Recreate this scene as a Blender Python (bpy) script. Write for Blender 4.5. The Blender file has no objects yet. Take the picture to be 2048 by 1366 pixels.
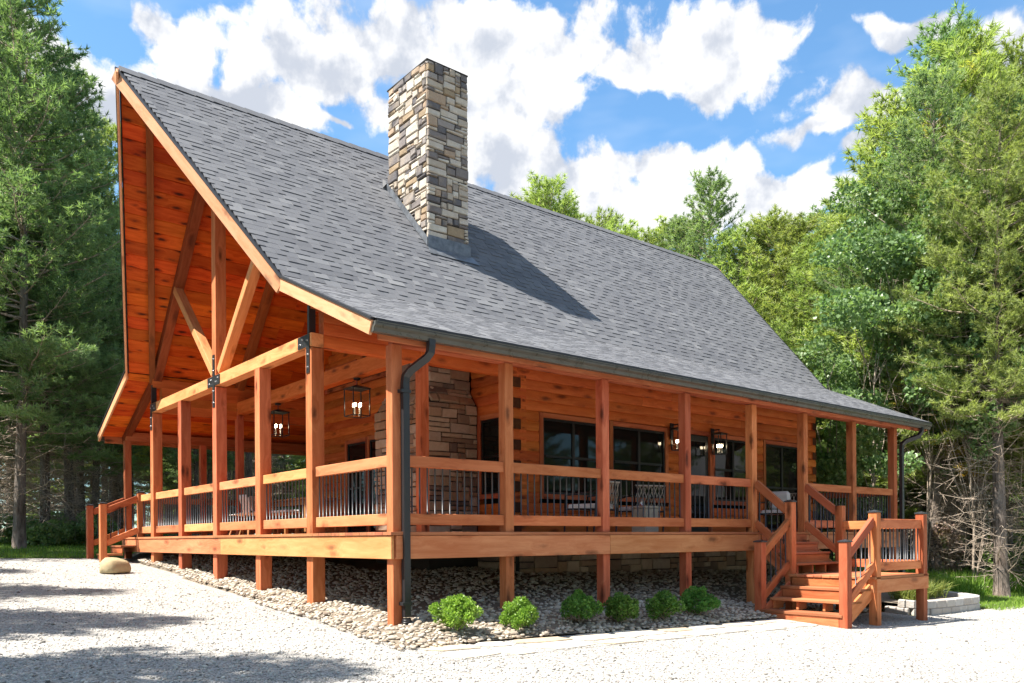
import bpy, math, random
import numpy as np
from mathutils import Vector, Matrix

random.seed(7)
rng = np.random.default_rng(7)
S = bpy.context.scene
COL = S.collection
RAD = math.radians

# ------------------------------------------------------------------ camera
CAM = Vector((-5.0836, -8.4321, -0.0933))
AX = Vector((0.634078, 0.773269, 0.000472))
RX = Vector((0.773254, -0.634061, -0.006766))
UX = Vector((0.004933, -0.004655, 0.999977))
FPX = 1638.44                       # focal length in photo pixels (photo 2048 wide)
cd = bpy.data.cameras.new("camera")
cd.sensor_width = 36.0
cd.lens = FPX / 2048 * 36
cd.shift_y = (1077.05 - 683) / 2048
cd.clip_start = 0.05
cd.clip_end = 2000
co = bpy.data.objects.new("camera", cd)
COL.objects.link(co)
co.matrix_world = Matrix(((RX.x, UX.x, -AX.x, CAM.x), (RX.y, UX.y, -AX.y, CAM.y), (RX.z, UX.z, -AX.z, CAM.z), (0, 0, 0, 1)))
S.camera = co

def ray(u, v):
    return (AX + RX * ((u - 1024) / FPX) - UX * ((v - 1077.05) / FPX)).normalized()

# ------------------------------------------------------------------ render / exposure
S.view_settings.view_transform = 'Standard'
S.view_settings.look = 'None'
S.view_settings.exposure = 1.45
S.view_settings.gamma = 1
S.view_settings.use_curve_mapping = False
S.render.engine = 'CYCLES'
S.cycles.use_denoising = True
S.cycles.max_bounces = 7
S.cycles.diffuse_bounces = 4
S.cycles.glossy_bounces = 3
S.cycles.transmission_bounces = 4
S.cycles.transparent_max_bounces = 6
S.cycles.caustics_reflective = False
S.cycles.caustics_refractive = False

# ------------------------------------------------------------------ node helpers
class NT:
    def __init__(s, tree):
        s.t = tree
    def n(s, typ, **kw):
        nd = s.t.nodes.new(typ)
        for k, v in kw.items():
            setattr(nd, k, v)
        return nd
    def set(s, sock, val):
        if isinstance(val, bpy.types.NodeSocket):
            s.t.links.new(val, sock)
        else:
            sock.default_value = val
    def math(s, op, a, b=0.0, c=None, clamp=False):
        nd = s.n('ShaderNodeMath', operation=op, use_clamp=clamp)
        s.set(nd.inputs[0], a); s.set(nd.inputs[1], b)
        if c is not None: s.set(nd.inputs[2], c)
        return nd.outputs[0]
    def vm(s, op, a, b=(0, 0, 0)):
        nd = s.n('ShaderNodeVectorMath', operation=op)
        s.set(nd.inputs[0], a)
        if op == 'SCALE': s.set(nd.inputs['Scale'], b)
        else: s.set(nd.inputs[1], b)
        return nd.outputs['Value'] if op in ('DOT_PRODUCT', 'LENGTH', 'DISTANCE') else nd.outputs[0]
    def noise(s, vec, scale, detail=4, rough=0.55, dist=0.0, out='Fac'):
        nd = s.n('ShaderNodeTexNoise')
        if vec is not None: s.set(nd.inputs['Vector'], vec)
        s.set(nd.inputs['Scale'], scale); nd.inputs['Detail'].default_value = detail
        nd.inputs['Roughness'].default_value = rough; nd.inputs['Distortion'].default_value = dist
        return nd.outputs[out]
    def voro(s, vec, scale, feature='F1', out='Distance', rnd=1.0):
        nd = s.n('ShaderNodeTexVoronoi', feature=feature)
        if vec is not None: s.set(nd.inputs['Vector'], vec)
        s.set(nd.inputs['Scale'], scale); nd.inputs['Randomness'].default_value = rnd
        return nd.outputs[out]
    def rng(s, v, a, b, c=0.0, d=1.0, smooth=False):
        nd = s.n('ShaderNodeMapRange', interpolation_type='SMOOTHSTEP' if smooth else 'LINEAR')
        s.set(nd.inputs[0], v)
        for i, x in enumerate((a, b, c, d)): s.set(nd.inputs[i + 1], x)
        return nd.outputs[0]
    def mix(s, f, a, b, blend='MIX'):
        nd = s.n('ShaderNodeMix', data_type='RGBA', blend_type=blend)
        s.set(nd.inputs[0], f); s.set(nd.inputs[6], a); s.set(nd.inputs[7], b)
        return nd.outputs[2]
    def ramp(s, f, stops, interp='LINEAR'):
        nd = s.n('ShaderNodeValToRGB')
        cr = nd.color_ramp; cr.interpolation = interp
        while len(cr.elements) < len(stops): cr.elements.new(0.5)
        for e, (p, c) in zip(cr.elements, stops):
            e.position = p; e.color = (*c, 1)
        s.set(nd.inputs[0], f)
        return nd.outputs[0]
    def mapping(s, vec, scale=(1, 1, 1), loc=(0, 0, 0)):
        nd = s.n('ShaderNodeMapping')
        s.set(nd.inputs[0], vec); s.set(nd.inputs[1], loc); nd.inputs[3].default_value = scale
        return nd.outputs[0]
    def bump(s, h, strength=0.5, dist=0.01, normal=None):
        nd = s.n('ShaderNodeBump')
        nd.inputs['Strength'].default_value = strength; nd.inputs['Distance'].default_value = dist
        s.set(nd.inputs['Height'], h)
        if normal is not None: s.set(nd.inputs['Normal'], normal)
        return nd.outputs[0]
def C4(c): return (*c, 1)

# ------------------------------------------------------------------ sky, clouds, sun
SUN = Vector((-0.5098, 0.1735, 0.8426)).normalized()
w = bpy.data.worlds.new("World"); S.world = w; w.use_nodes = True
w.node_tree.nodes.clear()
N = NT(w.node_tree)
sky = N.n('ShaderNodeTexSky', sky_type='NISHITA')
sky.sun_disc = False
sky.sun_elevation = math.asin(SUN.z)
sky.sun_rotation = math.atan2(SUN.x, SUN.y)
sky.air_density = 1.0; sky.dust_density = 0.4; sky.ozone_density = 1.2
CLOUDS = [  # azimuth/elevation blobs as (photo u, v, half width, half height)
    (630, 110, 180, 100), (780, 70, 140, 85), (905, 75, 110, 85), (1010, 75, 90, 75), (1105, 100, 150, 95), (1060, 190, 150, 70), (830, 205, 150, 60),
    (1000, 290, 130, 110), (1090, 350, 170, 70), (1330, 100, 110, 85), (1440, 85, 120, 85), (1440, 165, 130, 55), (1560, 55, 75, 50), (1240, 130, 70, 50),
    (1700, 220, 100, 62), (1640, 265, 90, 26), (1290, 335, 170, 50), (1450, 355, 130, 42), (1590, 365, 120, 40), (1740, 315, 60, 30),
    (350, 30, 85, 60), (1850, 42, 90, 26), (1950, 110, 100, 50), (2040, 130, 80, 60), (180, 215, 110, 85), (60, 150, 120, 110), (430, 200, 150, 70), (545, 245, 130, 62),
    (668, 232, 50, 20), (1250, 420, 360, 85), (1600, 415, 190, 50), (360, 95, 50, 40), (960, 190, 120, 90)]

# every cloud sits at its own azimuth and elevation (radians round the camera's compass heading; the seam lies behind)
dirv = N.vm('NORMALIZE', N.n('ShaderNodeTexCoord').outputs['Generated'])
HD = ray(1024, 1077); HD = Vector((HD.x, HD.y, 0)).normalized(); HR = Vector((HD.y, -HD.x, 0))
sx = N.vm('DOT_PRODUCT', dirv, tuple(HR)); sy = N.vm('DOT_PRODUCT', dirv, tuple(HD)); sz = N.vm('DOT_PRODUCT', dirv, (0, 0, 1))
azm = N.math('ARCTAN2', sx, sy); ele = N.math('ARCSINE', sz)
cmb = N.n('ShaderNodeCombineXYZ'); N.set(cmb.inputs[0], azm); N.set(cmb.inputs[1], ele)
P2 = cmb.outputs[0]
def noise2(vec, scale, detail, rough, out='Fac'):
    nd = N.n('ShaderNodeTexNoise', noise_dimensions='2D')
    N.set(nd.inputs['Vector'], vec); nd.inputs['Scale'].default_value = scale; nd.inputs['Detail'].default_value = detail; nd.inputs['Roughness'].default_value = rough
    return nd.outputs[out]
wob = N.vm('SCALE', N.vm('SUBTRACT', noise2(P2, 8, 2, 0.5, 'Color'), (0.5, 0.5, 0.5)), 0.09)
Pw = N.vm('ADD', P2, wob)
acc = None
for (u, v, a, b) in CLOUDS:
    c = ray(u, v); e = math.asin(c.z); az = math.atan2(c.dot(HR), c.dot(HD))
    k = 1 + ((u - 1024) / FPX) ** 2
    ra = a / FPX / k; rb = b / FPX * math.cos(e) ** 2 * 1.02
    nd = N.n('ShaderNodeVectorMath', operation='MULTIPLY_ADD')
    N.set(nd.inputs[0], Pw); nd.inputs[1].default_value = (1 / ra, 1 / rb, 0); nd.inputs[2].default_value = (-az / ra, -e / rb, 0)
    d = N.vm('LENGTH', nd.outputs[0])
    acc = d if acc is None else N.math('SMOOTH_MIN', acc, d, 0.3)
acc = N.math('SUBTRACT', 1.02, acc)
# the same broken cumulus goes on all round the sky outside the placed clouds
gen = N.rng(noise2(P2, 3.4, 1, 0.5), 0.42, 0.66, -0.9, 0.8)
infr = N.rng(N.vm('DOT_PRODUCT', dirv, tuple(ray(1024, 300))), 0.74, 0.84, 0.0, 3.0)
acc = N.math('MAXIMUM', acc, N.math('SUBTRACT', gen, infr))
n1 = noise2(P2, 9, 9, 0.62)
n2 = noise2(N.vm('ADD', P2, (-0.010, 0.030, 0)), 9, 5, 0.58)
def cells(vec, sc):
    pv = N.n('ShaderNodeTexVoronoi', feature='F1', voronoi_dimensions='2D')
    N.set(pv.inputs['Vector'], vec); pv.inputs['Scale'].default_value = sc
    return N.math('SUBTRACT', 0.5, pv.outputs['Distance'])
wf = N.vm('ADD', Pw, N.vm('SCALE', N.vm('SUBTRACT', noise2(P2, 34, 3, 0.6, 'Color'), (0.5, 0.5, 0.5)), 0.03))
puff = N.math('ADD', N.math('MULTIPLY', cells(wf, 15), 0.65), N.math('MULTIPLY', cells(wf, 38), 0.35))
wisp = noise2(N.vm('ADD', P2, N.vm('SCALE', wob, 1.0)), 40, 5, 0.65)
dens = N.math('ADD', acc, N.math('MULTIPLY', N.math('SUBTRACT', n1, 0.5), 1.9))
dens = N.math('MULTIPLY_ADD', puff, 0.8, dens)
dens = N.math('MULTIPLY_ADD', N.math('SUBTRACT', wisp, 0.5), 0.5, dens)
alpha = N.rng(dens, -0.02, 0.38, 0, 1, True)
# thick, low-lying parts of a cloud are greyer; the sunward side of each billow is white
shade = N.math('MULTIPLY', N.math('SUBTRACT', n1, n2), 3.0)
shade = N.math('ADD', shade, N.math('MULTIPLY', puff, 1.0))
shade = N.math('SUBTRACT', shade, N.math('MULTIPLY', N.rng(dens, 0.6, 1.5), 0.55))
lowf = N.math('SUBTRACT', noise2(P2, 5.5, 2, 0.5), noise2(N.vm('ADD', P2, (-0.02, 0.055, 0)), 5.5, 2, 0.5))
shade = N.math('MULTIPLY_ADD', lowf, 1.8, shade)
lit = N.rng(shade, -0.62, 0.22, 0, 1, True)
ccol = N.mix(lit, C4((3.25, 3.5, 4.0)), C4((5.6, 5.6, 5.65)))
skyc = N.mix(1.0, sky.outputs[0], C4((0.88, 1.22, 1.34)), 'MULTIPLY')
veil = N.math('MULTIPLY', N.rng(noise2(N.vm('MULTIPLY', P2, (1, 3, 1)), 3.0, 4, 0.6), 0.48, 0.8), 0.30)
skyc = N.mix(veil, skyc, C4((4.6, 5.2, 6.0)))
fin = N.mix(alpha, skyc, ccol)
bg = N.n('ShaderNodeBackground'); bg.inputs['Strength'].default_value = 0.075
N.set(bg.inputs['Color'], fin)
w.cycles.sampling_method = 'NONE'
wo = N.n('ShaderNodeOutputWorld'); N.set(wo.inputs[0], bg.outputs[0])

sl = bpy.data.lights.new("sun", 'SUN'); sl.energy = 5.0; sl.angle = RAD(0.53); sl.color = (1.0, 0.95, 0.87)
so = bpy.data.objects.new("sun", sl); COL.objects.link(so)
so.rotation_euler = (-SUN).to_track_quat('-Z', 'Y').to_euler()
so.location = (-20, 6, 30)

# ------------------------------------------------------------------ materials
def new_mat(name, rough=0.7, spec=0.3):
    m = bpy.data.materials.new(name); m.use_nodes = True
    t = NT(m.node_tree); p = m.node_tree.nodes['Principled BSDF']
    p.inputs['Roughness'].default_value = rough
    p.inputs['Specular IOR Level'].default_value = spec
    return m, t, p
def wood(name, base, dark, knot=0.5, rough=0.65, kscale=1.0, grainx=1.3):
    m, t, p = new_mat(name, rough, 0.2)
    oc = t.n('ShaderNodeTexCoord').outputs['Object']
    oi = t.n('ShaderNodeObjectInfo').outputs['Random']
    sh = t.n('ShaderNodeCombineXYZ')
    t.set(sh.inputs[0], t.math('MULTIPLY', oi, 37.0)); t.set(sh.inputs[1], t.math('MULTIPLY', oi, 91.0)); t.set(sh.inputs[2], t.math('MULTIPLY', oi, 53.0))
    v = t.vm('ADD', oc, sh.outputs[0])
    kv = t.vm('MULTIPLY', v, (1.35 * kscale, 4.2 * kscale, 4.2 * kscale))
    kn = t.voro(t.vm('ADD', kv, t.vm('SCALE', t.noise(v, 9, 2, 0.5, out='Color'), 0.22)), 1.0)
    kd = t.rng(kn, 0.05, 0.30, 1, 0, True)                     # knot core
    ring = t.rng(kn, 0.10, 0.55, 1, 0, True)
    gv = t.vm('MULTIPLY', v, (grainx, 16, 16))
    gv = t.vm('ADD', gv, t.vm('SCALE', t.noise(v, 1.6, 2, out='Color'), t.math('MULTIPLY_ADD', ring, 2.2, 1.4)))
    g1 = t.noise(gv, 1.0, 6, 0.62)
    g2 = t.noise(t.vm('MULTIPLY', v, (3, 70, 70)), 1.0, 3, 0.6)
    big = t.noise(t.vm('MULTIPLY', v, (0.9, 3, 3)), 1.0, 3, 0.55)
    f = t.math('ADD', t.math('MULTIPLY', t.rng(g1, 0.36, 0.64), 0.62), t.math('MULTIPLY', t.rng(big, 0.36, 0.66), 0.5))
    f = t.math('ADD', f, t.math('MULTIPLY', ring, 0.35 * knot), clamp=True)
    col = t.mix(f, C4(base), C4(dark))
    col = t.mix(t.math('MULTIPLY', g2, 0.30), col, C4(tuple(x * 0.6 for x in base)))
    col = t.mix(t.math('MULTIPLY', kd, knot), col, C4((0.035, 0.010, 0.005)))
    hs = t.n('ShaderNodeHueSaturation')
    t.set(hs.inputs['Hue'], t.rng(oi, 0, 1, 0.493, 0.510)); t.set(hs.inputs['Value'], t.rng(t.math('FRACT', t.math('MULTIPLY', oi, 17.3)), 0, 1, 0.74, 1.2))
    t.set(hs.inputs['Color'], col)
    t.set(p.inputs['Base Color'], hs.outputs[0])
    t.set(p.inputs['Roughness'], t.rng(g1, 0.3, 0.7, rough - 0.1, rough + 0.15))
    t.set(p.inputs['Normal'], t.bump(t.math('ADD', g1, t.math('MULTIPLY', g2, 0.5)), 0.35, 0.004))
    return m
M = {}
M['stain'] = wood('stained_timber', (0.63, 0.205, 0.088), (0.40, 0.094, 0.036), 0.8, 0.7, 1.25)
M['rim'] = wood('stained_rim_board', (0.72, 0.31, 0.135), (0.53, 0.175, 0.066), 0.6, 0.7, 1.1)
M['rake'] = wood('pale_rake_board', (0.76, 0.40, 0.22), (0.62, 0.27, 0.125), 0.6, 0.7, 1.0)
M['ceil'] = wood('stained_ceiling_pine', (0.82, 0.165, 0.020), (0.52, 0.068, 0.006), 0.95, 0.55, 1.6)
M['log'] = wood('stained_log', (0.68, 0.19, 0.045), (0.46, 0.10, 0.020), 0.7, 0.6, 1.3)
M['rafter'] = wood('shaded_rafter_timber', (0.34, 0.085, 0.028), (0.20, 0.042, 0.012), 0.5)  # darkened timber copy: backlit shade under the roof is put into its colour
M['endgrain'] = wood('log_end_grain', (0.10, 0.035, 0.012), (0.05, 0.018, 0.008), 0.2)
M['deck'] = wood('deck_boards', (0.50, 0.19, 0.09), (0.34, 0.11, 0.05), 0.35, 0.75)
M['table'] = wood('oiled_furniture_wood', (0.42, 0.20, 0.075), (0.28, 0.11, 0.04), 0.25)

def plain(name, col, rough=0.5, metal=0.0, spec=0.4, bumpy=0.0, bscale=40, var=0.0):
    m, t, p = new_mat(name, rough, spec)
    p.inputs['Metallic'].default_value = metal
    oc = t.n('ShaderNodeTexCoord').outputs['Object']
    nn = t.noise(oc, bscale, 4, 0.6)
    t.set(p.inputs['Base Color'], t.mix(t.rng(nn, 0.35, 0.65), C4(tuple(x * (1 - 0.12 - var) for x in col)), C4(tuple(min(1, x * (1 + 0.1 + var)) for x in col))))
    t.set(p.inputs['Roughness'], t.rng(nn, 0.3, 0.7, max(0.02, rough - 0.08), min(1, rough + 0.1)))
    if bumpy: t.set(p.inputs['Normal'], t.bump(nn, bumpy, 0.006))
    return m
M['bronze'] = plain('bronze_gutter_metal', (0.075, 0.070, 0.058), 0.3, 0.0, 0.6, 0.05, 6)
M['black'] = plain('black_metal', (0.018, 0.018, 0.020), 0.38, 0.0, 0.5, 0.1, 60)
M['steel'] = plain('bright_bolt_steel', (0.55, 0.55, 0.56), 0.3, 0.9)
M['baluster'] = plain('black_baluster_metal', (0.03, 0.03, 0.034), 0.35, 0.0, 0.5)
M['drip'] = plain('black_drip_edge', (0.02, 0.02, 0.022), 0.5)
M['flash'] = plain('lead_flashing', (0.13, 0.14, 0.155), 0.42, 0.3, 0.4, 0.25, 9, 0.2)
M['white'] = plain('white_moulded_plastic', (0.78, 0.77, 0.74), 0.45, 0, 0.4, 0.05)
M['cushion'] = plain('white_fabric', (0.74, 0.73, 0.70), 0.9, 0, 0.1, 0.4, 120)
M['cord'] = plain('woven_cord', (0.42, 0.37, 0.30), 0.8, 0, 0.2, 0.3, 90)
M['block'] = plain('cream_cast_stone', (0.50, 0.46, 0.37), 0.85, 0, 0.2, 0.3, 70)
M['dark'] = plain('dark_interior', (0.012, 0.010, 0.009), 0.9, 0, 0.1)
M['mortar'] = plain('grey_mortar', (0.05, 0.046, 0.042), 0.95, 0, 0.1, 0.5, 60)
M['capmat'] = plain('black_post_cap', (0.035, 0.036, 0.04), 0.3, 0.0, 0.5)
M['screen'] = plain('window_frame_black', (0.012, 0.012, 0.012), 0.4)
m, t, p = new_mat('window_glass', 0.03, 0.22)
p.inputs['Base Color'].default_value = (0.010, 0.011, 0.010, 1)
oc = t.n('ShaderNodeTexCoord').outputs['Object']
t.set(p.inputs['Normal'], t.bump(t.noise(oc, 2.2, 2), 0.06, 0.02))
M['glass'] = m
m, t, p = new_mat('lantern_glass', 0.03, 0.5)
p.inputs['Base Color'].default_value = (1, 1, 1, 1); p.inputs['Transmission Weight'].default_value = 1.0
p.inputs['IOR'].default_value = 1.02
M['lglass'] = m
m, t, p = new_mat('lit_bulb', 0.3)
p.inputs['Emission Color'].default_value = (1.0, 0.80, 0.52, 1); p.inputs['Emission Strength'].default_value = 12
M['bulb'] = m

# asphalt shingle: colour carried per shingle as a face attribute
m, t, p = new_mat('asphalt_shingle', 0.88, 0.18)
at = t.n('ShaderNodeAttribute', attribute_name='tint').outputs['Fac']
oc = t.n('ShaderNodeTexCoord').outputs['Object']
gran = t.noise(oc, 260, 2, 0.7)
big = t.noise(oc, 0.7, 4, 0.55)
col = t.ramp(at, [(0.0, (0.088, 0.090, 0.101)), (0.35, (0.118, 0.120, 0.131)), (0.7, (0.146, 0.148, 0.158)), (1.0, (0.195, 0.196, 0.203))])
col = t.mix(t.rng(gran, 0.3, 0.7, 0, 0.5), col, C4((0.16, 0.158, 0.158)))
col = t.mix(t.rng(big, 0.35, 0.7, 0, 0.22), col, C4((0.06, 0.065, 0.08)))
t.set(p.inputs['Base Color'], col)
t.set(p.inputs['Normal'], t.bump(gran, 0.5, 0.004))
M['shingle'] = m

# ashlar stone
def stone_mat(name, stops):
    m, t, p = new_mat(name, 0.85, 0.2)
    oi = t.n('ShaderNodeObjectInfo').outputs['Random']
    oc = t.n('ShaderNodeTexCoord').outputs['Object']
    oc = t.vm('ADD', oc, t.vm('SCALE', (1, 1, 1), t.math('MULTIPLY', oi, 30)))
    c = t.ramp(oi, stops, 'CONSTANT')
    n1 = t.noise(oc, 11, 6, 0.65); n2 = t.noise(oc, 3.2, 3)
    c = t.mix(t.rng(n1, 0.3, 0.72, 0, 0.55), c, t.mix(1.0, c, C4((0.62, 0.57, 0.55)), 'MULTIPLY'))
    c = t.mix(t.rng(n2, 0.5, 0.75, 0, 0.45), c, C4((0.40, 0.31, 0.21)))
    t.set(p.inputs['Base Color'], c)
    t.set(p.inputs['Normal'], t.bump(t.math('ADD', n1, t.math('MULTIPLY', t.noise(oc, 60, 3), 0.3)), 0.8, 0.018))
    return m
M['stone'] = stone_mat('ashlar_stone', [(0.0, (0.52, 0.46, 0.385)), (0.22, (0.44, 0.375, 0.30)), (0.40, (0.57, 0.515, 0.43)), (0.56, (0.135, 0.125, 0.128)),
    (0.66, (0.20, 0.175, 0.165)), (0.76, (0.33, 0.245, 0.155)), (0.84, (0.30, 0.265, 0.24)), (0.92, (0.39, 0.285, 0.20))])
M['stone_warm'] = stone_mat('ashlar_stone_bounce_warm', [(0.0, (0.52, 0.42, 0.31)), (0.22, (0.42, 0.31, 0.21)), (0.40, (0.58, 0.48, 0.36)), (0.56, (0.20, 0.155, 0.125)), (0.68, (0.30, 0.22, 0.16)), (0.80, (0.40, 0.27, 0.17)), (0.92, (0.47, 0.40, 0.32))])  # stone palette warmed: bounce light around the porch is put into the colours
M['rock'] = stone_mat('river_rock', [(0.0, (0.53, 0.465, 0.38)), (0.2, (0.42, 0.355, 0.28)), (0.4, (0.58, 0.53, 0.45)), (0.55, (0.36, 0.30, 0.235)), (0.68, (0.46, 0.36, 0.26)), (0.8, (0.53, 0.485, 0.42)), (0.92, (0.24, 0.19, 0.15))])
# merged rocks: the same palette from a per-stone attribute
def attr_stone(name, stops, rough=0.85):
    m, t, p = new_mat(name, rough, 0.2)
    at = t.n('ShaderNodeAttribute', attribute_name='tint').outputs['Fac']
    oc = t.n('ShaderNodeTexCoord').outputs['Object']
    n1 = t.noise(oc, 18, 5, 0.65)
    c = t.ramp(at, stops, 'LINEAR')
    c = t.mix(t.rng(n1, 0.35, 0.7, 0, 0.4), c, t.mix(1.0, c, C4((0.6, 0.57, 0.54)), 'MULTIPLY'))
    t.set(p.inputs['Base Color'], c)
    t.set(p.inputs['Normal'], t.bump(n1, 0.5, 0.01))
    return m
M['rockmass'] = attr_stone('river_rock_mass', [(0.0, (0.53, 0.465, 0.38)), (0.2, (0.42, 0.355, 0.28)), (0.4, (0.58, 0.53, 0.45)), (0.55, (0.36, 0.30, 0.235)), (0.68, (0.46, 0.36, 0.26)), (0.8, (0.53, 0.485, 0.42)), (1.0, (0.24, 0.19, 0.15))])
M['pebble'] = attr_stone('gravel_stone', [(0.0, (0.60, 0.575, 0.53)), (0.5, (0.50, 0.475, 0.435)), (0.8, (0.41, 0.388, 0.352)), (0.92, (0.25, 0.23, 0.205)), (1.0, (0.13, 0.12, 0.11))])
M['flag'] = stone_mat('flagstone', [(0.0, (0.58, 0.51, 0.41)), (0.3, (0.54, 0.45, 0.33)), (0.5, (0.60, 0.55, 0.47)), (0.7, (0.50, 0.40, 0.28)), (0.85, (0.53, 0.49, 0.43))])
M['retain'] = stone_mat('retaining_block', [(0.0, (0.52, 0.49, 0.45)), (0.35, (0.46, 0.42, 0.38)), (0.7, (0.56, 0.54, 0.51))])
M['boulder'] = stone_mat('boulder_stone', [(0.0, (0.42, 0.34, 0.20)), (1.0, (0.42, 0.34, 0.20))])

# ground materials
m, t, p = new_mat('white_gravel', 0.95, 0.1)
oc = t.n('ShaderNodeTexCoord').outputs['Object']
vd = t.voro(oc, 62, 'F1', 'Distance'); vc = t.voro(oc, 62, 'F1', 'Color')
sep = t.n('ShaderNodeSeparateColor'); t.set(sep.inputs[0], vc)
n1 = t.noise(oc, 0.55, 5, 0.6); n2 = t.noise(oc, 14, 4, 0.6)
c = t.ramp(sep.outputs[0], [(0.0, (0.55, 0.525, 0.485)), (0.5, (0.47, 0.445, 0.408)), (0.74, (0.30, 0.282, 0.258)), (0.90, (0.17, 0.16, 0.146)), (1.0, (0.07, 0.066, 0.062))])
c = t.mix(t.rng(vd, 0.42, 0.85, 0, 0.6), c, C4((0.16, 0.147, 0.13)))
c = t.mix(t.rng(n1, 0.45, 0.72, 0, 0.45), c, C4((0.42, 0.39, 0.345)))
c = t.mix(t.rng(n2, 0.5, 0.8, 0, 0.3), c, C4((0.30, 0.27, 0.235)))
t.set(p.inputs['Base Color'], c)
t.set(p.inputs['Normal'], t.bump(t.math('ADD', t.math('MULTIPLY', vd, -1.0), n2), 0.9, 0.012))
M['gravel'] = m
m, t, p = new_mat('forest_floor', 0.95, 0.1)
oc = t.n('ShaderNodeTexCoord').outputs['Object']
n1 = t.noise(oc, 0.45, 5, 0.6); n2 = t.noise(oc, 9, 5, 0.65)
c = t.mix(t.rng(n2, 0.3, 0.7), C4((0.085, 0.055, 0.030)), C4((0.16, 0.105, 0.055)))
c = t.mix(t.rng(n1, 0.48, 0.62), c, C4((0.05, 0.085, 0.022)))
t.set(p.inputs['Base Color'], c); t.set(p.inputs['Normal'], t.bump(n2, 0.8, 0.05))
M['floor'] = m
m, t, p = new_mat('lawn_soil', 0.95, 0.1)
oc = t.n('ShaderNodeTexCoord').outputs['Object']
n1 = t.noise(oc, 1.2, 5, 0.6); n2 = t.noise(oc, 22, 4, 0.65)
c = t.mix(t.rng(n2, 0.3, 0.7), C4((0.055, 0.085, 0.020)), C4((0.10, 0.145, 0.035)))
c = t.mix(t.rng(n1, 0.52, 0.75, 0, 0.7), c, C4((0.16, 0.13, 0.07)))
t.set(p.inputs['Base Color'], c); t.set(p.inputs['Normal'], t.bump(n2, 0.8, 0.03))
M['lawn'] = m
m, t, p = new_mat('bed_soil', 0.95, 0.1)
oc = t.n('ShaderNodeTexCoord').outputs['Object']
n2 = t.noise(oc, 22, 4, 0.65)
t.set(p.inputs['Base Color'], t.mix(n2, C4((0.12, 0.09, 0.065)), C4((0.26, 0.22, 0.17))))
M['soil'] = m

def leaf_mat(name, a, b, trans=0.35, c3=None, c3amt=0.0, rough=0.5, patch=0.9):
    m = bpy.data.materials.new(name); m.use_nodes = True
    t = NT(m.node_tree); p = m.node_tree.nodes['Principled BSDF']
    p.inputs['Roughness'].default_value = rough; p.inputs['Specular IOR Level'].default_value = 0.3
    at = t.n('ShaderNodeAttribute', attribute_name='tint').outputs['Fac']
    oi = t.n('ShaderNodeObjectInfo').outputs['Random']
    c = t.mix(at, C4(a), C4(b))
    if c3: c = t.mix(t.math('MULTIPLY', t.rng(t.noise(t.n('ShaderNodeTexCoord').outputs['Object'], patch, 2, 0.5), 0.56, 0.68), c3amt), c, C4(c3))
    hs = t.n('ShaderNodeHueSaturation'); t.set(hs.inputs['Color'], c)
    t.set(hs.inputs['Hue'], t.rng(oi, 0, 1, 0.488, 0.512)); t.set(hs.inputs['Value'], t.rng(t.math('FRACT', t.math('MULTIPLY', oi, 9.7)), 0, 1, 0.85, 1.2))
    t.set(p.inputs['Base Color'], hs.outputs[0])
    tr = t.n('ShaderNodeBsdfTranslucent')
    t.set(tr.inputs['Color'], t.mix(1.0, hs.outputs[0], C4((1.25, 1.35, 0.7)), 'MULTIPLY'))
    mx = t.n('ShaderNodeMixShader'); mx.inputs[0].default_value = trans
    out = m.node_tree.nodes['Material Output']
    t.set(mx.inputs[1], p.outputs[0]); t.set(mx.inputs[2], tr.outputs[0]); t.set(out.inputs[0], mx.outputs[0])
    return m
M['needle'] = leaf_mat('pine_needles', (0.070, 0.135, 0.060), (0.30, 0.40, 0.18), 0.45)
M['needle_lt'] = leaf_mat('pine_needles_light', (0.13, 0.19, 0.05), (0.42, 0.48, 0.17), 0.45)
M['needle_au'] = leaf_mat('pine_needles_yellowing', (0.13, 0.18, 0.045), (0.42, 0.46, 0.15), 0.45, (0.62, 0.36, 0.04), 0.75)
M['leaf'] = leaf_mat('broad_leaves', (0.09, 0.16, 0.055), (0.27, 0.37, 0.16), 0.4, rough=0.35)
M['box'] = leaf_mat('boxwood_leaves', (0.055, 0.15, 0.025), (0.15, 0.29, 0.06), 0.35, rough=0.4)
M['boxlt'] = leaf_mat('boxwood_leaves_bright', (0.13, 0.26, 0.035), (0.30, 0.46, 0.09), 0.4, rough=0.4)
M['grass'] = leaf_mat('grass_blades', (0.10, 0.19, 0.025), (0.26, 0.38, 0.06), 0.4)
M['grass_dry'] = leaf_mat('ornamental_grass_blades', (0.12, 0.18, 0.035), (0.30, 0.30, 0.09), 0.35)
M['smoke'] = leaf_mat('plum_shrub_leaves', (0.20, 0.13, 0.115), (0.48, 0.34, 0.29), 0.35, (0.20, 0.26, 0.08), 0.8, patch=2.5)
M['leaf_lt'] = leaf_mat('sunny_weed_leaves', (0.15, 0.25, 0.05), (0.42, 0.52, 0.17), 0.45)
m, t, p = new_mat('pine_bark', 0.92, 0.15)
oc = t.n('ShaderNodeTexCoord').outputs['Object']
n1 = t.noise(t.vm('MULTIPLY', oc, (14, 14, 3.0)), 1.0, 6, 0.65, 0.4); n2 = t.noise(oc, 1.3, 3)
c = t.ramp(n1, [(0.30, (0.045, 0.034, 0.028)), (0.5, (0.15, 0.115, 0.093)), (0.72, (0.27, 0.225, 0.19))])
c = t.mix(t.rng(n2, 0.4, 0.7, 0, 0.5), c, C4((0.24, 0.22, 0.20)))
t.set(p.inputs['Base Color'], c); t.set(p.inputs['Normal'], t.bump(n1, 1.0, 0.05))
M['bark'] = m
M['deadwood'] = plain('dead_grey_wood', (0.34, 0.275, 0.215), 0.95, 0, 0.1, 0.3, 20, 0.25)

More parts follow.
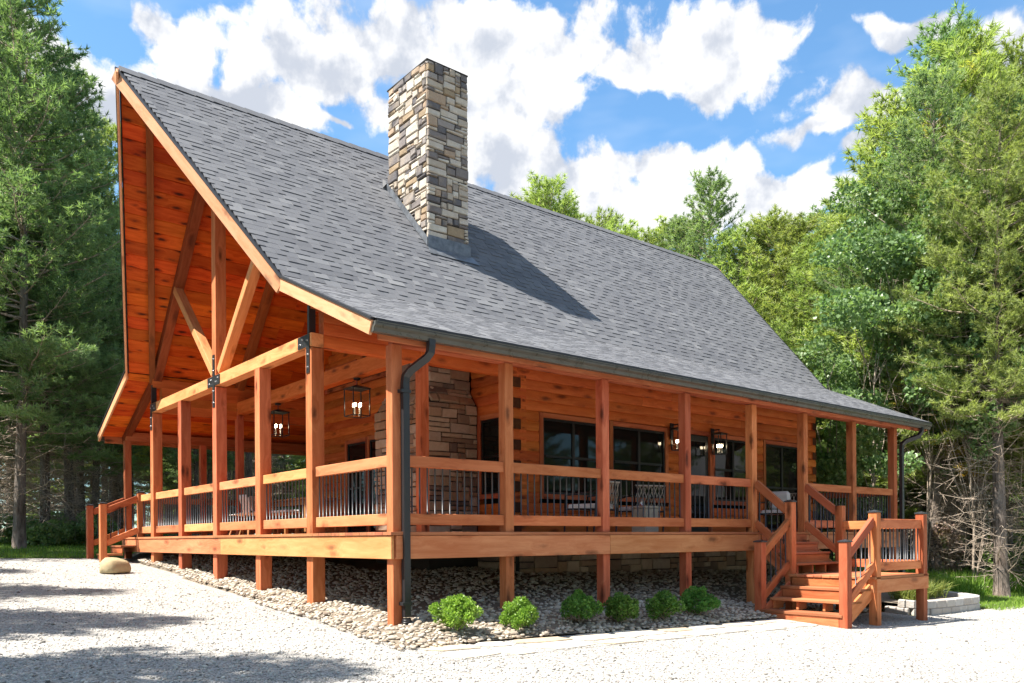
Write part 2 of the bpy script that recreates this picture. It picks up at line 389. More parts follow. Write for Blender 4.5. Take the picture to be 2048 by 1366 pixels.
# ------------------------------------------------------------------ object helpers
W = {}
def put(o, parent=None, world=None, label=None, cat=None, group=None, kind=None):
    world = world or Matrix.Identity(4)
    COL.objects.link(o)
    if parent is not None:
        o.parent = parent
        o.matrix_basis = W[parent.name].inverted() @ world
    else:
        o.matrix_basis = world
    W[o.name] = world
    if label: o['label'] = label
    if cat: o['category'] = cat
    if group: o['group'] = group
    if kind: o['kind'] = kind
    return o
def empty(name, loc=(0, 0, 0), parent=None, **k):
    o = bpy.data.objects.new(name, None); o.empty_display_size = 0.2
    return put(o, parent, Matrix.Translation(loc), **k)
def mk(name, verts, faces, mat, smooth=False):
    me = bpy.data.meshes.new(name)
    me.from_pydata([tuple(v) for v in verts], [], faces); me.update()
    if mat: me.materials.append(M[mat] if isinstance(mat, str) else mat)
    if smooth: me.polygons.foreach_set('use_smooth', [True] * len(me.polygons))
    return me
def obj(name, me, parent=None, world=None, **k):
    return put(bpy.data.objects.new(name, me), parent, world, **k)
def mk_np(name, v, f, mat, tint=None, smooth=False):
    """big mesh from numpy arrays; f is (n,3) or (n,4); tint one float per face"""
    me = bpy.data.meshes.new(name)
    v = np.asarray(v, np.float32); f = np.asarray(f, np.int32)
    k = f.shape[1]; n = len(f)
    me.vertices.add(len(v)); me.vertices.foreach_set('co', v.ravel())
    me.loops.add(n * k); me.loops.foreach_set('vertex_index', f.ravel())
    me.polygons.add(n); me.polygons.foreach_set('loop_start', np.arange(0, n * k, k, dtype=np.int32))
    me.polygons.foreach_set('loop_total', np.full(n, k, np.int32))
    if smooth: me.polygons.foreach_set('use_smooth', np.ones(n, bool))
    if tint is not None:
        a = me.attributes.new('tint', 'FLOAT', 'FACE'); a.data.foreach_set('value', np.asarray(tint, np.float32))
    me.update(calc_edges=True)
    me.materials.append(M[mat] if isinstance(mat, str) else mat)
    return me
_bc = {}
def boxmesh(l, wd, h, bev, mat, name='timber'):
    """box from x 0..l, y +-w/2, z +-h/2 with chamfered edges"""
    key = (round(l, 4), round(wd, 4), round(h, 4), bev, mat, name)
    if key in _bc: return _bc[key]
    X, Y, Z = l / 2, wd / 2, h / 2
    if not bev:
        v = [(x, y, z) for x in (0, l) for y in (-Y, Y) for z in (-Z, Z)]
        f = [(0, 1, 3, 2), (4, 6, 7, 5), (0, 4, 5, 1), (2, 3, 7, 6), (0, 2, 6, 4), (1, 5, 7, 3)]
    else:
        v = []; idx = {}
        b = bev
        for sx in (-1, 1):
            for sy in (-1, 1):
                for sz in (-1, 1):
                    for ax in range(3):
                        q = [sx * (X - b), sy * (Y - b), sz * (Z - b)]
                        q[ax] = (sx * X, sy * Y, sz * Z)[ax]
                        idx[(sx, sy, sz, ax)] = len(v); v.append((q[0] + X, q[1], q[2]))
        f = []
        cyc = [(-1, -1), (1, -1), (1, 1), (-1, 1)]
        for sgn in (-1, 1):
            for ax in range(3):
                o1, o2 = [(1, 2), (2, 0), (0, 1)][ax]
                q = []
                for a, c in cyc:
                    s = [0, 0, 0]; s[ax] = sgn; s[o1] = a; s[o2] = c
                    q.append(idx[(*s, ax)])
                f.append(tuple(q if sgn > 0 else q[::-1]))
        for ax in range(3):                                   # edge chamfers along axis ax
            o1, o2 = [(1, 2), (2, 0), (0, 1)][ax]
            for a in (-1, 1):
                for c in (-1, 1):
                    s0 = [0, 0, 0]; s0[ax] = -1; s0[o1] = a; s0[o2] = c
                    s1 = list(s0); s1[ax] = 1
                    q = [idx[(*s0, o1)], idx[(*s1, o1)], idx[(*s1, o2)], idx[(*s0, o2)]]
                    f.append(tuple(q if a * c > 0 else q[::-1]))
        for sx in (-1, 1):
            for sy in (-1, 1):
                for sz in (-1, 1):
                    q = [idx[(sx, sy, sz, i)] for i in range(3)]
                    f.append(tuple(q if sx * sy * sz > 0 else q[::-1]))
    me = mk(name, v, f, mat); _bc[key] = me
    return me
def frame(a, b, up=(0, 0, 1)):
    a = Vector(a); b = Vector(b); x = (b - a).normalized(); u = Vector(up)
    y = u.cross(x)
    if y.length < 1e-4: y = Vector((0, 1, 0)).cross(x) if abs(x.y) < 0.9 else Vector((1, 0, 0)).cross(x)
    y.normalize(); z = x.cross(y)
    return Matrix(((x.x, y.x, z.x, a.x), (x.y, y.y, z.y, a.y), (x.z, y.z, z.z, a.z), (0, 0, 0, 1))), (b - a).length
def bar(name, a, b, wd, h, mat, parent, up=(0, 0, 1), bev=0.006, **k):
    """timber of section wd (sideways) x h (along up) from a to b (axis line)"""
    mw, l = frame(a, b, up)
    return obj(name, boxmesh(l, wd, h, bev, mat, name), parent, mw, **k)
def blk(name, lo, hi, mat, parent, bev=0.005, axis=None, **k):
    """axis-aligned block lo..hi; grain along its longest side (or the given axis)"""
    lo = Vector(lo); hi = Vector(hi); d = hi - lo; c = (lo + hi) / 2
    ax = axis if axis is not None else max(range(3), key=lambda i: d[i])
    a = c.copy(); b = c.copy(); a[ax] = lo[ax]; b[ax] = hi[ax]
    if ax == 2: return bar(name, a, b, d[1], d[0], mat, parent, up=(1, 0, 0), bev=bev, **k)
    wd = d[1] if ax == 0 else d[0]
    return bar(name, a, b, wd, d[2], mat, parent, bev=bev, **k)
def prism(name, prof, a, b, mat, parent, up=(0, 0, 1), smooth=False, cap=None, **k):
    """extrude a (y,z) profile from a to b; y is sideways (left of travel), z along up"""
    mw, l = frame(a, b, up); n = len(prof)
    v = [(0, y, z) for y, z in prof] + [(l, y, z) for y, z in prof]
    f = [(i, (i + 1) % n, n + (i + 1) % n, n + i) for i in range(n)] + [tuple(range(n))[::-1], tuple(range(n, 2 * n))]
    me = mk(name, v, f, mat)
    if smooth:
        for p in me.polygons[:n]: p.use_smooth = True
    if cap:
        me.materials.append(M[cap]); me.polygons[n].material_index = 1; me.polygons[n + 1].material_index = 1
    return obj(name, me, parent, mw, **k)
def tube(pts, rad, seg=8):
    """swept tube through pts; returns verts, quads"""
    pts = [Vector(p) for p in pts]; v = []; f = []
    rad = rad if isinstance(rad, (list, tuple)) else [rad] * len(pts)
    for i, p in enumerate(pts):
        d = (pts[min(i + 1, len(pts) - 1)] - pts[max(i - 1, 0)]).normalized()
        a = d.cross(Vector((0, 0, 1)))
        if a.length < 1e-3: a = Vector((1, 0, 0))
        a.normalize(); c = d.cross(a)
        for k in range(seg):
            an = 2 * math.pi * k / seg
            v.append(p + (a * math.cos(an) + c * math.sin(an)) * rad[i])
    for i in range(len(pts) - 1):
        for k in range(seg):
            k2 = (k + 1) % seg
            f.append((i * seg + k, i * seg + k2, (i + 1) * seg + k2, (i + 1) * seg + k))
    f.append(tuple(range(seg))); f.append(tuple(range((len(pts) - 1) * seg, len(pts) * seg))[::-1])
    return v, f
def cyl(name, a, b, r, mat, parent, seg=8, **k):
    mw, l = frame(a, b); key = ('c', round(l, 3), r, mat, seg)
    if key not in _bc:
        v, f = tube([(0, 0, 0), (l, 0, 0)], r, seg); me = mk(name, v, f, mat)
        for p in me.polygons:
            if len(p.vertices) == 4: p.use_smooth = True
        _bc[key] = me
    return obj(name, _bc[key], parent, mw, **k)

# ------------------------------------------------------------------ ground
def gplane(x, y):
    x = min(max(x, -40), 40); y = min(max(y, -40), 26)
    return -1.2 - 0.02 * x + 0.06 * y
def mound(x, y):
    f = min((y + 1.15) / 3.3, (x + 0.55) / 3.6, (15.5 - x) / 3.0, (13.2 - y) / 3.0)
    f = min(max(f, 0), 1)
    if x > 6.0: f *= max(0.0, 1 - (x - 6.0) / 2.2 * max(0.0, min(1.0, (1.2 - y) / 1.2)))
    return 0.46 * f
def gz(x, y): return gplane(x, y) + mound(x, y)
def sheet(name, xs, ys, zf, mat, **k):
    v = [(x, y, zf(x, y)) for y in ys for x in xs]; nx = len(xs)
    f = [(j * nx + i, j * nx + i + 1, (j + 1) * nx + i + 1, (j + 1) * nx + i) for j in range(len(ys) - 1) for i in range(nx - 1)]
    return obj(name, mk(name, v, f, mat, True), kind='structure', **k)
gx = [-160, -100, -40, -20, 0, 20, 40, 90, 180]; gy = [-120, -40, -20, 0, 13, 26, 60, 120, 260]
sheet('ground', gx, gy, lambda x, y: gplane(x, y) - 0.012, 'floor', label='forest floor of needles and soil running back under the pines', cat='ground')
dv = []; df = []
for xa, xb, ya, yb in ((-40, 0.15, -40, 11.9), (0.15, 9.5, -40, -1.18), (9.5, 40, -40, -1.78)):
    i = len(dv); dv += [(xa, ya, gplane(xa, ya)), (xb, ya, gplane(xb, ya)), (xb, yb, gplane(xb, yb)), (xa, yb, gplane(xa, yb))]; df.append((i, i + 1, i + 2, i + 3))
obj('driveway', mk('driveway', dv, df, 'gravel'), kind='structure', label='white crushed gravel driveway wrapping round the front of the cabin', cat='driveway')
bed_edge = lambda y: -0.55 + 0.048 * max(0.0, y) + 0.05 * math.sin(y * 1.7)
fine = lambda a, b, s: [a + i * s for i in range(int(round((b - a) / s)) + 1)]
sheet('stone_bed', fine(-0.42, 14.58, 0.25), fine(-1.0, 12.25, 0.25), lambda x, y: gz(x, y) + (0.012 if mound(x, y) > 0 else -0.02) - 0.012 * (x < -0.4 or y < -0.99) - (0.12 if x < bed_edge(y) + 0.06 else 0), 'soil', label='stone covered bed of soil under the porch deck', cat='bed')
sheet('lawn', fine(-40, 40, 8), [12.0, 16, 20], lambda x, y: gplane(x, y) + 0.004, 'lawn', label='shaded strip of mown grass left of the cabin before the woods', cat='lawn')
sheet('lawn', fine(13.0, 37, 4), [-1.82, 0.5, 5.0], lambda x, y: gplane(x, y) + 0.008, 'lawn', label='sunny patch of grass beyond the low block planter', cat='lawn')

# ------------------------------------------------------------------ stones (river rock + gravel)
def ico():
    ph = (1 + 5 ** 0.5) / 2
    v = np.array([(-1, ph, 0), (1, ph, 0), (-1, -ph, 0), (1, -ph, 0), (0, -1, ph), (0, 1, ph), (0, -1, -ph), (0, 1, -ph), (ph, 0, -1), (ph, 0, 1), (-ph, 0, -1), (-ph, 0, 1)], float)
    v /= np.linalg.norm(v[0])
    f = [(0, 11, 5), (0, 5, 1), (0, 1, 7), (0, 7, 10), (0, 10, 11), (1, 5, 9), (5, 11, 4), (11, 10, 2), (10, 7, 6), (7, 1, 8), (3, 9, 4), (3, 4, 2), (3, 2, 6), (3, 6, 8), (3, 8, 9), (4, 9, 5), (2, 4, 11), (6, 2, 10), (8, 6, 7), (9, 8, 1)]
    return v, f
def subdiv(v, f):
    v = [tuple(x) for x in v]; mid = {}; nf = []
    def m(a, b):
        k = (min(a, b), max(a, b))
        if k not in mid:
            p = (np.array(v[a]) + np.array(v[b])) / 2; p /= np.linalg.norm(p); mid[k] = len(v); v.append(tuple(p))
        return mid[k]
    for a, b, c in f:
        x, y, z = m(a, b), m(b, c), m(c, a); nf += [(a, x, z), (b, y, x), (c, z, y), (x, y, z)]
    return np.array(v), nf
I0 = ico(); I1 = subdiv(*I0); I2 = subdiv(*I1)
def lump(base, amp, seed):
    r = np.random.default_rng(seed); v = np.array(base[0])
    d = np.zeros(len(v))
    for _ in range(5):
        k = r.normal(size=3); k /= np.linalg.norm(k); d += amp * r.normal() * np.maximum(0, v @ k - 0.25) * 1.6
    return v * (1 + d)[:, None]
protos = [lump(I1, 0.16, 100 + i) for i in range(7)]
def rotz(v, a):
    c, s = np.cos(a), np.sin(a)
    return np.stack([v[:, 0] * c - v[:, 1] * s, v[:, 0] * s + v[:, 1] * c, v[:, 2]], 1)
FR = np.array(I1[1]); F0 = np.array(I0[1]); gp0 = [lump(I0, 0.16, 400 + i) for i in range(7)]
bed = bpy.data.objects['stone_bed']
pts = []
tries = 0
while len(pts) < 16000 and tries < 200000:
    tries += 1
    x = random.uniform(-0.9, 13.6); y = random.uniform(-1.35, 10.6)
    edge = bed_edge(y)
    fy = -1.08 + 0.05 * math.sin(x * 1.3)
    if x < edge or y < fy: continue
    if x > 4.2 and y > 2.4: continue
    if x > 2.2 and y > 4: continue
    if x > 6.9 and y < 0.6 and random.random() < 0.5: continue
    # denser near the visible borders
    nearb = min(x - edge, y - fy)
    if nearb > 1.2 and random.random() < 0.35: continue
    pts.append((x, y))
rocks = []
for x, y in pts:
    s = random.uniform(0.014, 0.031) * (1.6 if random.random() < 0.12 else 1)
    rocks.append((x, y, s, random.uniform(0.8, 1.35), random.uniform(0.45, 0.75), random.uniform(0, 6.28), random.randrange(7), random.random()))
rocks.sort(key=lambda r: (Vector((r[0], r[1], -1.1)) - CAM).length / r[2] * (0.8 if r[0] < 0.15 or r[1] < -0.1 else 1.6))
rock_me = {}
for i in range(7):
    me = mk('rock', protos[i], I1[1], 'rock', True); rock_me[i] = me
for (x, y, s, ex, ez, a, k, tn) in rocks[:290]:
    mw = Matrix.Translation((x, y, gz(x, y) + 0.012 + s * ez * 0.35)) @ Matrix.Rotation(a, 4, 'Z') @ Matrix.Diagonal((s * ex, s, s * ez, 1))
    obj('rock', rock_me[k], bed, mw)
V = []; Fc = []; T = []; n = 0
for (x, y, s, ex, ez, a, k, tn) in rocks[290:]:
    lo_ = (x > 0.5 and y > 0.4) or s < 0.020
    v = rotz((gp0[k] if lo_ else protos[k]) * np.array((s * ex, s, s * ez)), a) + np.array((x, y, gz(x, y) + 0.012 + s * ez * 0.35)); ff = F0 if lo_ else FR
    V.append(v); Fc.append(ff + n); n += len(v); T.append(np.full(len(ff), tn))
obj('rocks', mk_np('rocks', np.concatenate(V), np.concatenate(Fc), 'rockmass', np.concatenate(T), True), bed, kind='stuff')
# loose gravel stones over the driveway
V = []; Fc = []; T = []; n = 0; F0 = np.array(I0[1]); c = 0
gp = [lump(I0, 0.25, 300 + i) for i in range(5)]
while c < 16000:
    d = 6.0 + 13 * random.random() ** 1.7; u = random.uniform(-60, 2110)
    P = CAM + AX * d + RX * ((u - 1024) / FPX * d)
    x, y = P.x, P.y
    if y > 11.8 or (x > -0.5 and y > -1.35): continue
    c += 1
    s = random.uniform(0.006, 0.015) * (1.6 if random.random() < 0.04 else 1)
    v = rotz(gp[c % 5] * np.array((s * 1.2, s, s * 0.7)), random.uniform(0, 6.28)) + np.array((x, y, gplane(x, y) + s * 0.3))
    V.append(v); Fc.append(F0 + n); n += 12; T.append(np.full(20, random.random() ** 0.8))
obj('gravel', mk_np('gravel', np.concatenate(V), np.concatenate(Fc), 'pebble', np.concatenate(T)), None, label='loose white gravel stones scattered over the driveway', cat='gravel', kind='stuff')

# flagstone path
path = obj('path', mk('path', [(-0.45, -1.78, gplane(-0.45, -1.78) + 0.003), (6.45, -1.72, gplane(6.45, -1.72) + 0.003), (6.45, -1.0, gplane(6.45, -1.0) + 0.003), (-0.45, -1.02, gplane(-0.45, -1.02) + 0.003)], [(0, 1, 2, 3)], 'gravel'), kind='structure', label='narrow flagstone path along the front stone bed to the stairs', cat='path')
r = random.Random(5)
x = -0.42
while x < 6.2:
    wd = r.uniform(0.45, 0.95); ysp = r.uniform(-1.5, -1.3)
    for (ya, yb) in ((-1.80 + r.uniform(-.06, .06), ysp - 0.015), (ysp + 0.015, -1.03 + r.uniform(-.05, .03))):
        xa, xb = x + r.uniform(-0.04, 0.04), min(6.35, x + wd - 0.025 + r.uniform(-0.05, 0.04))
        k = 9; ring = []
        cx, cy = (xa + xb) / 2, (ya + yb) / 2
        for i in range(k):
            an = 2 * math.pi * i / k + r.uniform(-.18, .18); q = 1 / max(abs(math.cos(an)), abs(math.sin(an))) * r.uniform(0.82, 0.98)
            ring.append((cx + math.cos(an) * q * (xb - xa) / 2, cy + math.sin(an) * q * (yb - ya) / 2))
        top = [(px, py, gplane(px, py) + 0.012) for px, py in ring]; bot = [(px, py, gplane(px, py) - 0.02) for px, py in ring]
        ins = [(cx + (px - cx) * 0.95, cy + (py - cy) * 0.95, gplane(px, py) + 0.016 + r.uniform(-.002, .003)) for px, py in ring]
        v = bot + top + ins
        f = [(i, (i + 1) % k, k + (i + 1) % k, k + i) for i in range(k)] + [(k + i, k + (i + 1) % k, 2 * k + (i + 1) % k, 2 * k + i) for i in range(k)] + [tuple(range(2 * k, 3 * k))]
        obj('flagstone', mk('flagstone', v, f, 'flag'), path)
    x += wd

# ------------------------------------------------------------------ the cabin
cabin = empty('log_cabin', (0, 0, -1.2), label='log cabin with stained timber porch, steep grey shingle roof and stone chimney', cat='cabin')
G5 = [2.145, 3.979, 5.891, 7.795, 9.628]                         # gable posts
XP = [0.0, 1.727, 3.559, 5.457, 7.293, 8.948, 10.758, 12.506]     # front porch posts
YC, ZR, YB, ZB, YE, ZE = 5.98, 7.66, 2.10, 3.49, -0.36, 2.40
SL = (ZR - ZB) / (YC - YB); SP = (ZB - ZE) / (YB - YE)
XR0, XB0, XR1, XB1 = -1.52, -0.426, 14.35, 13.40
def roofz(y):
    y = y if y <= YC else 2 * YC - y
    return ZR - SL * (YC - y) if y >= YB else ZB - SP * (YB - y)
def rake0(y):
    y = y if y <= YC else 2 * YC - y
    return XB0 + (XR0 - XB0) * max(0, (y - YB) / (YC - YB))
def rake1(y):
    y = y if y <= YC else 2 * YC - y
    return XB1 + (XR1 - XB1) * max(0, (y - YB) / (YC - YB))
mir = lambda y: 2 * YC - y

# roof sheathing: four slopes, one folded shell
prof = [YE, YB, YC, mir(YB), mir(YE)]
v = []; 
for dz in (0.0, -0.055):
    for y in prof: v += [(rake0(y) + 0.01, y, roofz(y) + dz - 0.012), (rake1(y) - 0.01, y, roofz(y) + dz - 0.012)]
f = []
for i in range(4):
    a = 2 * i
    f += [(a, a + 1, a + 3, a + 2), (10 + a, 10 + a + 2, 10 + a + 3, 10 + a + 1), (a, a + 2, 12 + a, 10 + a), (a + 1, 11 + a, 13 + a, a + 3)]
f += [(0, 10, 11, 1), (8, 9, 19, 18)]
roof = obj('roof', mk('roof', v, f, 'drip'), cabin)

# shingles of the front slopes, each a tapered tab
tabs = []
def course(y0, z0, y1, z1, n, seed, hk=1.0):
    """n courses from (y0,z0) at the bottom to (y1,z1) at the top"""
    r = random.Random(seed); L = math.hypot(y1 - y0, z1 - z0); dy, dz = (y1 - y0) / L, (z1 - z0) / L
    ex = L / n; ny, nz = -dz, dy
    for i in range(n):
        s0, s1 = i * ex, (i + 1) * ex + 0.03
        y = y0 + dy * s0; xa = rake0(y) - 0.012; xb = rake1(y) + 0.012
        x = xa - r.uniform(0, 0.5); shade = r.random(); thick = r.random() < 0.5
        while x < xb:
            wd = r.choice((0.13, 0.17, 0.21, 0.25)) * r.uniform(0.85, 1.15)
            a, b = max(x, xa), min(x + wd, xb); x += wd
            if b - a < 0.02: continue
            thick = not thick if r.random() < 0.9 else thick; h = (r.uniform(0.009, 0.013) if thick else 0.003) * hk
            if r.random() < 0.8: shade = min(1, max(0, r.gauss(0.45, 0.21)))
            P = []
            for (xx, ss, hh) in ((a, s0, 0.0), (b, s0, 0.0), (a, s0, h + 0.002), (b, s0, h + 0.002), (a, s1, 0.002), (b, s1, 0.002)):
                hh += r.uniform(0, 0.0015)
                P.append((xx + 0.0006 * (1 if xx == a else -1), y0 + dy * ss + ny * hh, z0 + dz * ss + nz * hh))
            tabs.append((P, shade))
course(YE - 0.03, ZE - 0.03 * SP + 0.002, YB, ZB + 0.002, 19, 1, 0.45)
course(YB, ZB + 0.002, YC, ZR + 0.002, 40, 2)
TF = [(0, 1, 3, 2), (2, 3, 5, 4), (0, 2, 4), (1, 5, 3)]
def apparent(P):
    a, b, c, d = (Vector(P[i]) for i in (2, 3, 5, 4)); n = (b - a).cross(d - a); m_ = (a + c) / 2 - CAM
    return abs(n.dot(m_)) / m_.length ** 3
tabs.sort(key=lambda q: -apparent(q[0]))
for P, sh in tabs[:290]:
    me = mk('shingle', P, TF, 'shingle')
    a = me.attributes.new('tint', 'FLOAT', 'FACE'); a.data.foreach_set('value', [sh] * 4)
    obj('shingle', me, roof)
V = []; Q = []; T = []
for P, sh in tabs[290:]:
    i = len(V); V += P; Q += [tuple(i + k for k in q) for q in TF]; T += [sh] * 4
me = mk('shingles', V, Q, 'shingle'); a = me.attributes.new('tint', 'FLOAT', 'FACE'); a.data.foreach_set('value', T)
obj('shingles', me, roof, kind='stuff')
# back slopes: shingle courses joined (out of sight from the drive)
V = []; Q = []; T = []
for (ya, za, yb, zb, n) in ((mir(YE), ZE, mir(YB), ZB, 19), (mir(YB), ZB, YC, ZR, 40)):
    for i in range(n):
        t0, t1 = i / n, (i + 1.2) / n; y0_, y1_ = ya + (yb - ya) * t0, ya + (yb - ya) * min(t1, 1)
        z0_, z1_ = za + (zb - za) * t0 + 0.02, za + (zb - za) * min(t1, 1) + 0.002
        k = len(V); V += [(rake0(y0_), y0_, z0_), (rake1(y0_), y0_, z0_), (rake1(y1_), y1_, z1_), (rake0(y1_), y1_, z1_), (rake0(y0_), y0_, z0_ - 0.02), (rake1(y0_), y0_, z0_ - 0.02)]
        Q += [(k, k + 3, k + 2, k + 1), (k, k + 1, k + 5, k + 4)]; T += [random.random() * 0.7] * 2
me = mk('shingles', V, Q, 'shingle'); a = me.attributes.new('tint', 'FLOAT', 'FACE'); a.data.foreach_set('value', T)
obj('shingles', me, roof, kind='stuff')
# ridge cap pieces
x = XR0
while x < XR1 - 0.1:
    e = min(x + 0.33, XR1); z = ZR + 0.03
    v = [(x, YC - 0.13, z - 0.13), (x, YC, z + 0.012), (x, YC + 0.13, z - 0.13), (e, YC - 0.13, z - 0.142), (e, YC, z), (e, YC + 0.13, z - 0.142)]
    me = mk('ridge_cap', v, [(0, 3, 4, 1), (1, 4, 5, 2), (0, 1, 2)], 'shingle')
    a = me.attributes.new('tint', 'FLOAT', 'FACE'); a.data.foreach_set('value', [random.uniform(0.2, 0.6)] * 3)
    obj('ridge_cap', me, roof); x += 0.30

# ceiling boards (tongue and groove, running with the ridge)
def ceiling(y0, y1, n, mat='ceil', seed=3, xmax0=None):
    r = random.Random(seed)
    for i in range(n):
        ya = y0 + (y1 - y0) * i / n; yb = y0 + (y1 - y0) * (i + 1) / n
        sgn = 1 if yb > ya else -1
        slope = (roofz((ya + yb) / 2 + 0.01) - roofz((ya + yb) / 2 - 0.01)) / 0.02
        nv = Vector((0, -slope, 1)).normalized(); g = 0.011 * sgn
        cuts = [None, r.uniform(2.2, 3.6), r.uniform(6, 8), r.uniform(9.5, 11.5), None]
        for j in range(4):
            P = []
            for y in (ya, yb):
                xa = rake0(y) + 0.012 if cuts[j] is None else cuts[j] + 0.002
                xb = rake1(y) - 0.012 if cuts[j + 1] is None else cuts[j + 1] - 0.002
                P += [(xa, y), (xb, y)]
            v = []
            for lvl, ins in ((0.070, 0.0), (0.084, 0.0), (0.096, 1.0)):
                for (k, (xx, y)) in enumerate(P):
                    yy = y + (g * ins if k < 2 else -g * ins)
                    v.append(Vector((xx, yy, roofz(yy) if lvl else 0)) - nv * lvl)
            f = [(0, 1, 3, 2)] + [(a + o, b + o, b + o + 4, a + o + 4) for o in (0, 4) for a, b in ((0, 1), (1, 3), (3, 2), (2, 0))] + [(8, 9, 11, 10)]
            obj('ceiling_board', mk('ceiling_board', v, f, mat), roof)
ceiling(mir(YB), YC, 22, seed=3); ceiling(YB, YC, 22, seed=4)
ceiling(YE + 0.06, YB, 11, seed=5); ceiling(mir(YE) - 0.06, mir(YB), 11, seed=6)

# rake boards with a black drip edge
for (xr, xb, nm) in ((XR0, XB0, 0), (XR1, XB1, 1)):
    for s in (0, 1):
        yy = (lambda y: y) if s == 0 else mir
        a = Vector((xr, YC, ZR)); b = Vector((xb, yy(YB), ZB)); c = Vector((xb, yy(YE), ZE))
        out = -0.022 if nm == 0 else 0.022
        for p0, p1, hh in ((a, b, 0.19), (b, c, 0.17)):
            d = (p1 - p0).normalized(); up = Vector((0, 0, 1)); zz = (up - d * up.dot(d)).normalized(); o = Vector((out, 0, 0)) - zz * (hh / 2 + 0.028)
            e0 = -d * 0.0; e1 = d * (0.10 if p0 is a else 0.0)
            bar('rake_board', p0 + o + e0, p1 + o + e1 * (1 if p0 is a else 0), 0.04, hh, 'rake', cabin)
            o2 = Vector((out * 1.6, 0, 0)) - zz * 0.012
            bar('drip_edge', p0 + o2, p1 + o2, 0.05, 0.028, 'drip', cabin, bev=0)
# fascia, gutter and header along both eaves
for s in (0, 1):
    m_ = (lambda y: y) if s == 0 else mir
    sg = 1 if s == 0 else -1
    zt = ZE - 0.02
    bar('fascia_board', (XB0 + 0.09, m_(-0.255), 2.275), (6.4, m_(-0.255), 2.275), 0.04, 0.17, 'stain', cabin)
    bar('fascia_board', (6.404, m_(-0.255), 2.275), (XB1 - 0.05, m_(-0.255), 2.275), 0.04, 0.17, 'stain', cabin)
    gut = [(0.0, 0.0), (0.0, -0.115), (0.075, -0.115), (0.085, -0.07), (0.118, -0.045), (0.125, 0.0), (0.112, 0.0), (0.106, -0.035), (0.072, -0.06), (0.062, -0.104), (0.012, -0.104), (0.012, 0.0)]
    if s == 0: gp_ = [(-y, z) for y, z in gut]
    else: gp_ = [(y, z) for y, z in gut][::-1]
    prism('gutter', gp_, (XB0 - 0.02, m_(-0.282), zt - 0.018), (XB1 + 0.03, m_(-0.282), zt - 0.018), 'bronze', cabin)
    for xe in (XB0 - 0.024, XB1 + 0.026):
        prism('gutter_end_cap', [(y, z) for y, z in gp_[:6]] , (xe, m_(-0.282), zt - 0.018), (xe + 0.008, m_(-0.282), zt - 0.018), 'bronze', cabin)
    bar('header_beam', (XB0 + 0.46, m_(0.075), 2.34), (12.7, m_(0.075), 2.34), 0.13, 0.2, 'stain', cabin)
    bar('drip_edge', (XB0, m_(YE - 0.035), ZE - 0.035), (XB1, m_(YE - 0.035), ZE - 0.035), 0.02, 0.05, 'drip', cabin, bev=0)

# posts
PW, GW = 0.142, 0.19
for i, x in enumerate(XP):
    zb = gz(x + 0.07, 0.07) - 0.12
    blk('post', (x, 0, zb), (x + PW, PW, 2.24), 'stain', cabin)
    if i in (0, 1, 3, 5, 7): blk('post', (x, mir(0) - PW, gz(x, 11.9) - 0.1), (x + PW, mir(0), 2.24), 'stain', cabin)
for i, y in enumerate(G5):
    zt = 2.615 if i in (1, 3) else 2.60
    blk('gable_post', (0, y, gz(0.1, y + 0.1) - 0.12), (GW, y + GW, zt), 'stain', cabin)
    blk('post', (1.80, y, -0.02), (1.80 + 0.15, y + 0.15, 2.72), 'stain', cabin) if i in (0, 4) else None

# gable truss
tie0, tie1 = 2.615, 2.805
blk('tie_beam', (0, G5[0] - 0.0, tie0), (GW, G5[4] + GW, tie1), 'rim', cabin)
ky = YC - GW / 2 - 0.0
blk('king_post', (0.0, ky, tie1), (GW, ky + GW, ZR - 0.30), 'stain', cabin)
nvec = 0.195
off = nvec * math.hypot(1, SL)
for s in (0, 1):
    yy = (lambda y: y) if s == 0 else mir
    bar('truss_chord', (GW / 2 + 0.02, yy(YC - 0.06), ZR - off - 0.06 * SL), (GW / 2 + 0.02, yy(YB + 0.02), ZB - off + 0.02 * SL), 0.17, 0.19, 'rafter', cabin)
    bar('truss_brace', (GW / 2, yy(YC - GW / 2 - 0.04), tie1 + 0.06), (GW / 2, yy(3.72), 4.86), 0.14, 0.16, 'rim', cabin, up=(1, 0, 0))
    # prow rafter from the outer gable post up to the ridge overhang
    pa = Vector((0.05, yy(YB + 0.05), roofz(YB + 0.05) - off + 0.03)); pb = Vector((-1.02, yy(YC - 0.1), ZR - 0.1 * SL - off + 0.03))
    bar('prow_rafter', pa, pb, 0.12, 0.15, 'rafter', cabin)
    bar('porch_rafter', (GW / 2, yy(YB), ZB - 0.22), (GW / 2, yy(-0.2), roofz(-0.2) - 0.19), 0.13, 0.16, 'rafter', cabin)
    # second truss further in
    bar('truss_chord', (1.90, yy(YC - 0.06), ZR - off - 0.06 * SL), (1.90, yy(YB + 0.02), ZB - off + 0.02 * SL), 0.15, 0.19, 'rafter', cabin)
blk('tie_beam', (1.80, G5[0] - 0.02, 2.73), (1.99, G5[4] + 0.2, 3.0), 'log', cabin)
blk('ridge_beam', (XR0 + 0.25, YC - 0.08, ZR - 0.42), (3.7, YC + 0.08, ZR - 0.20), 'stain', cabin)
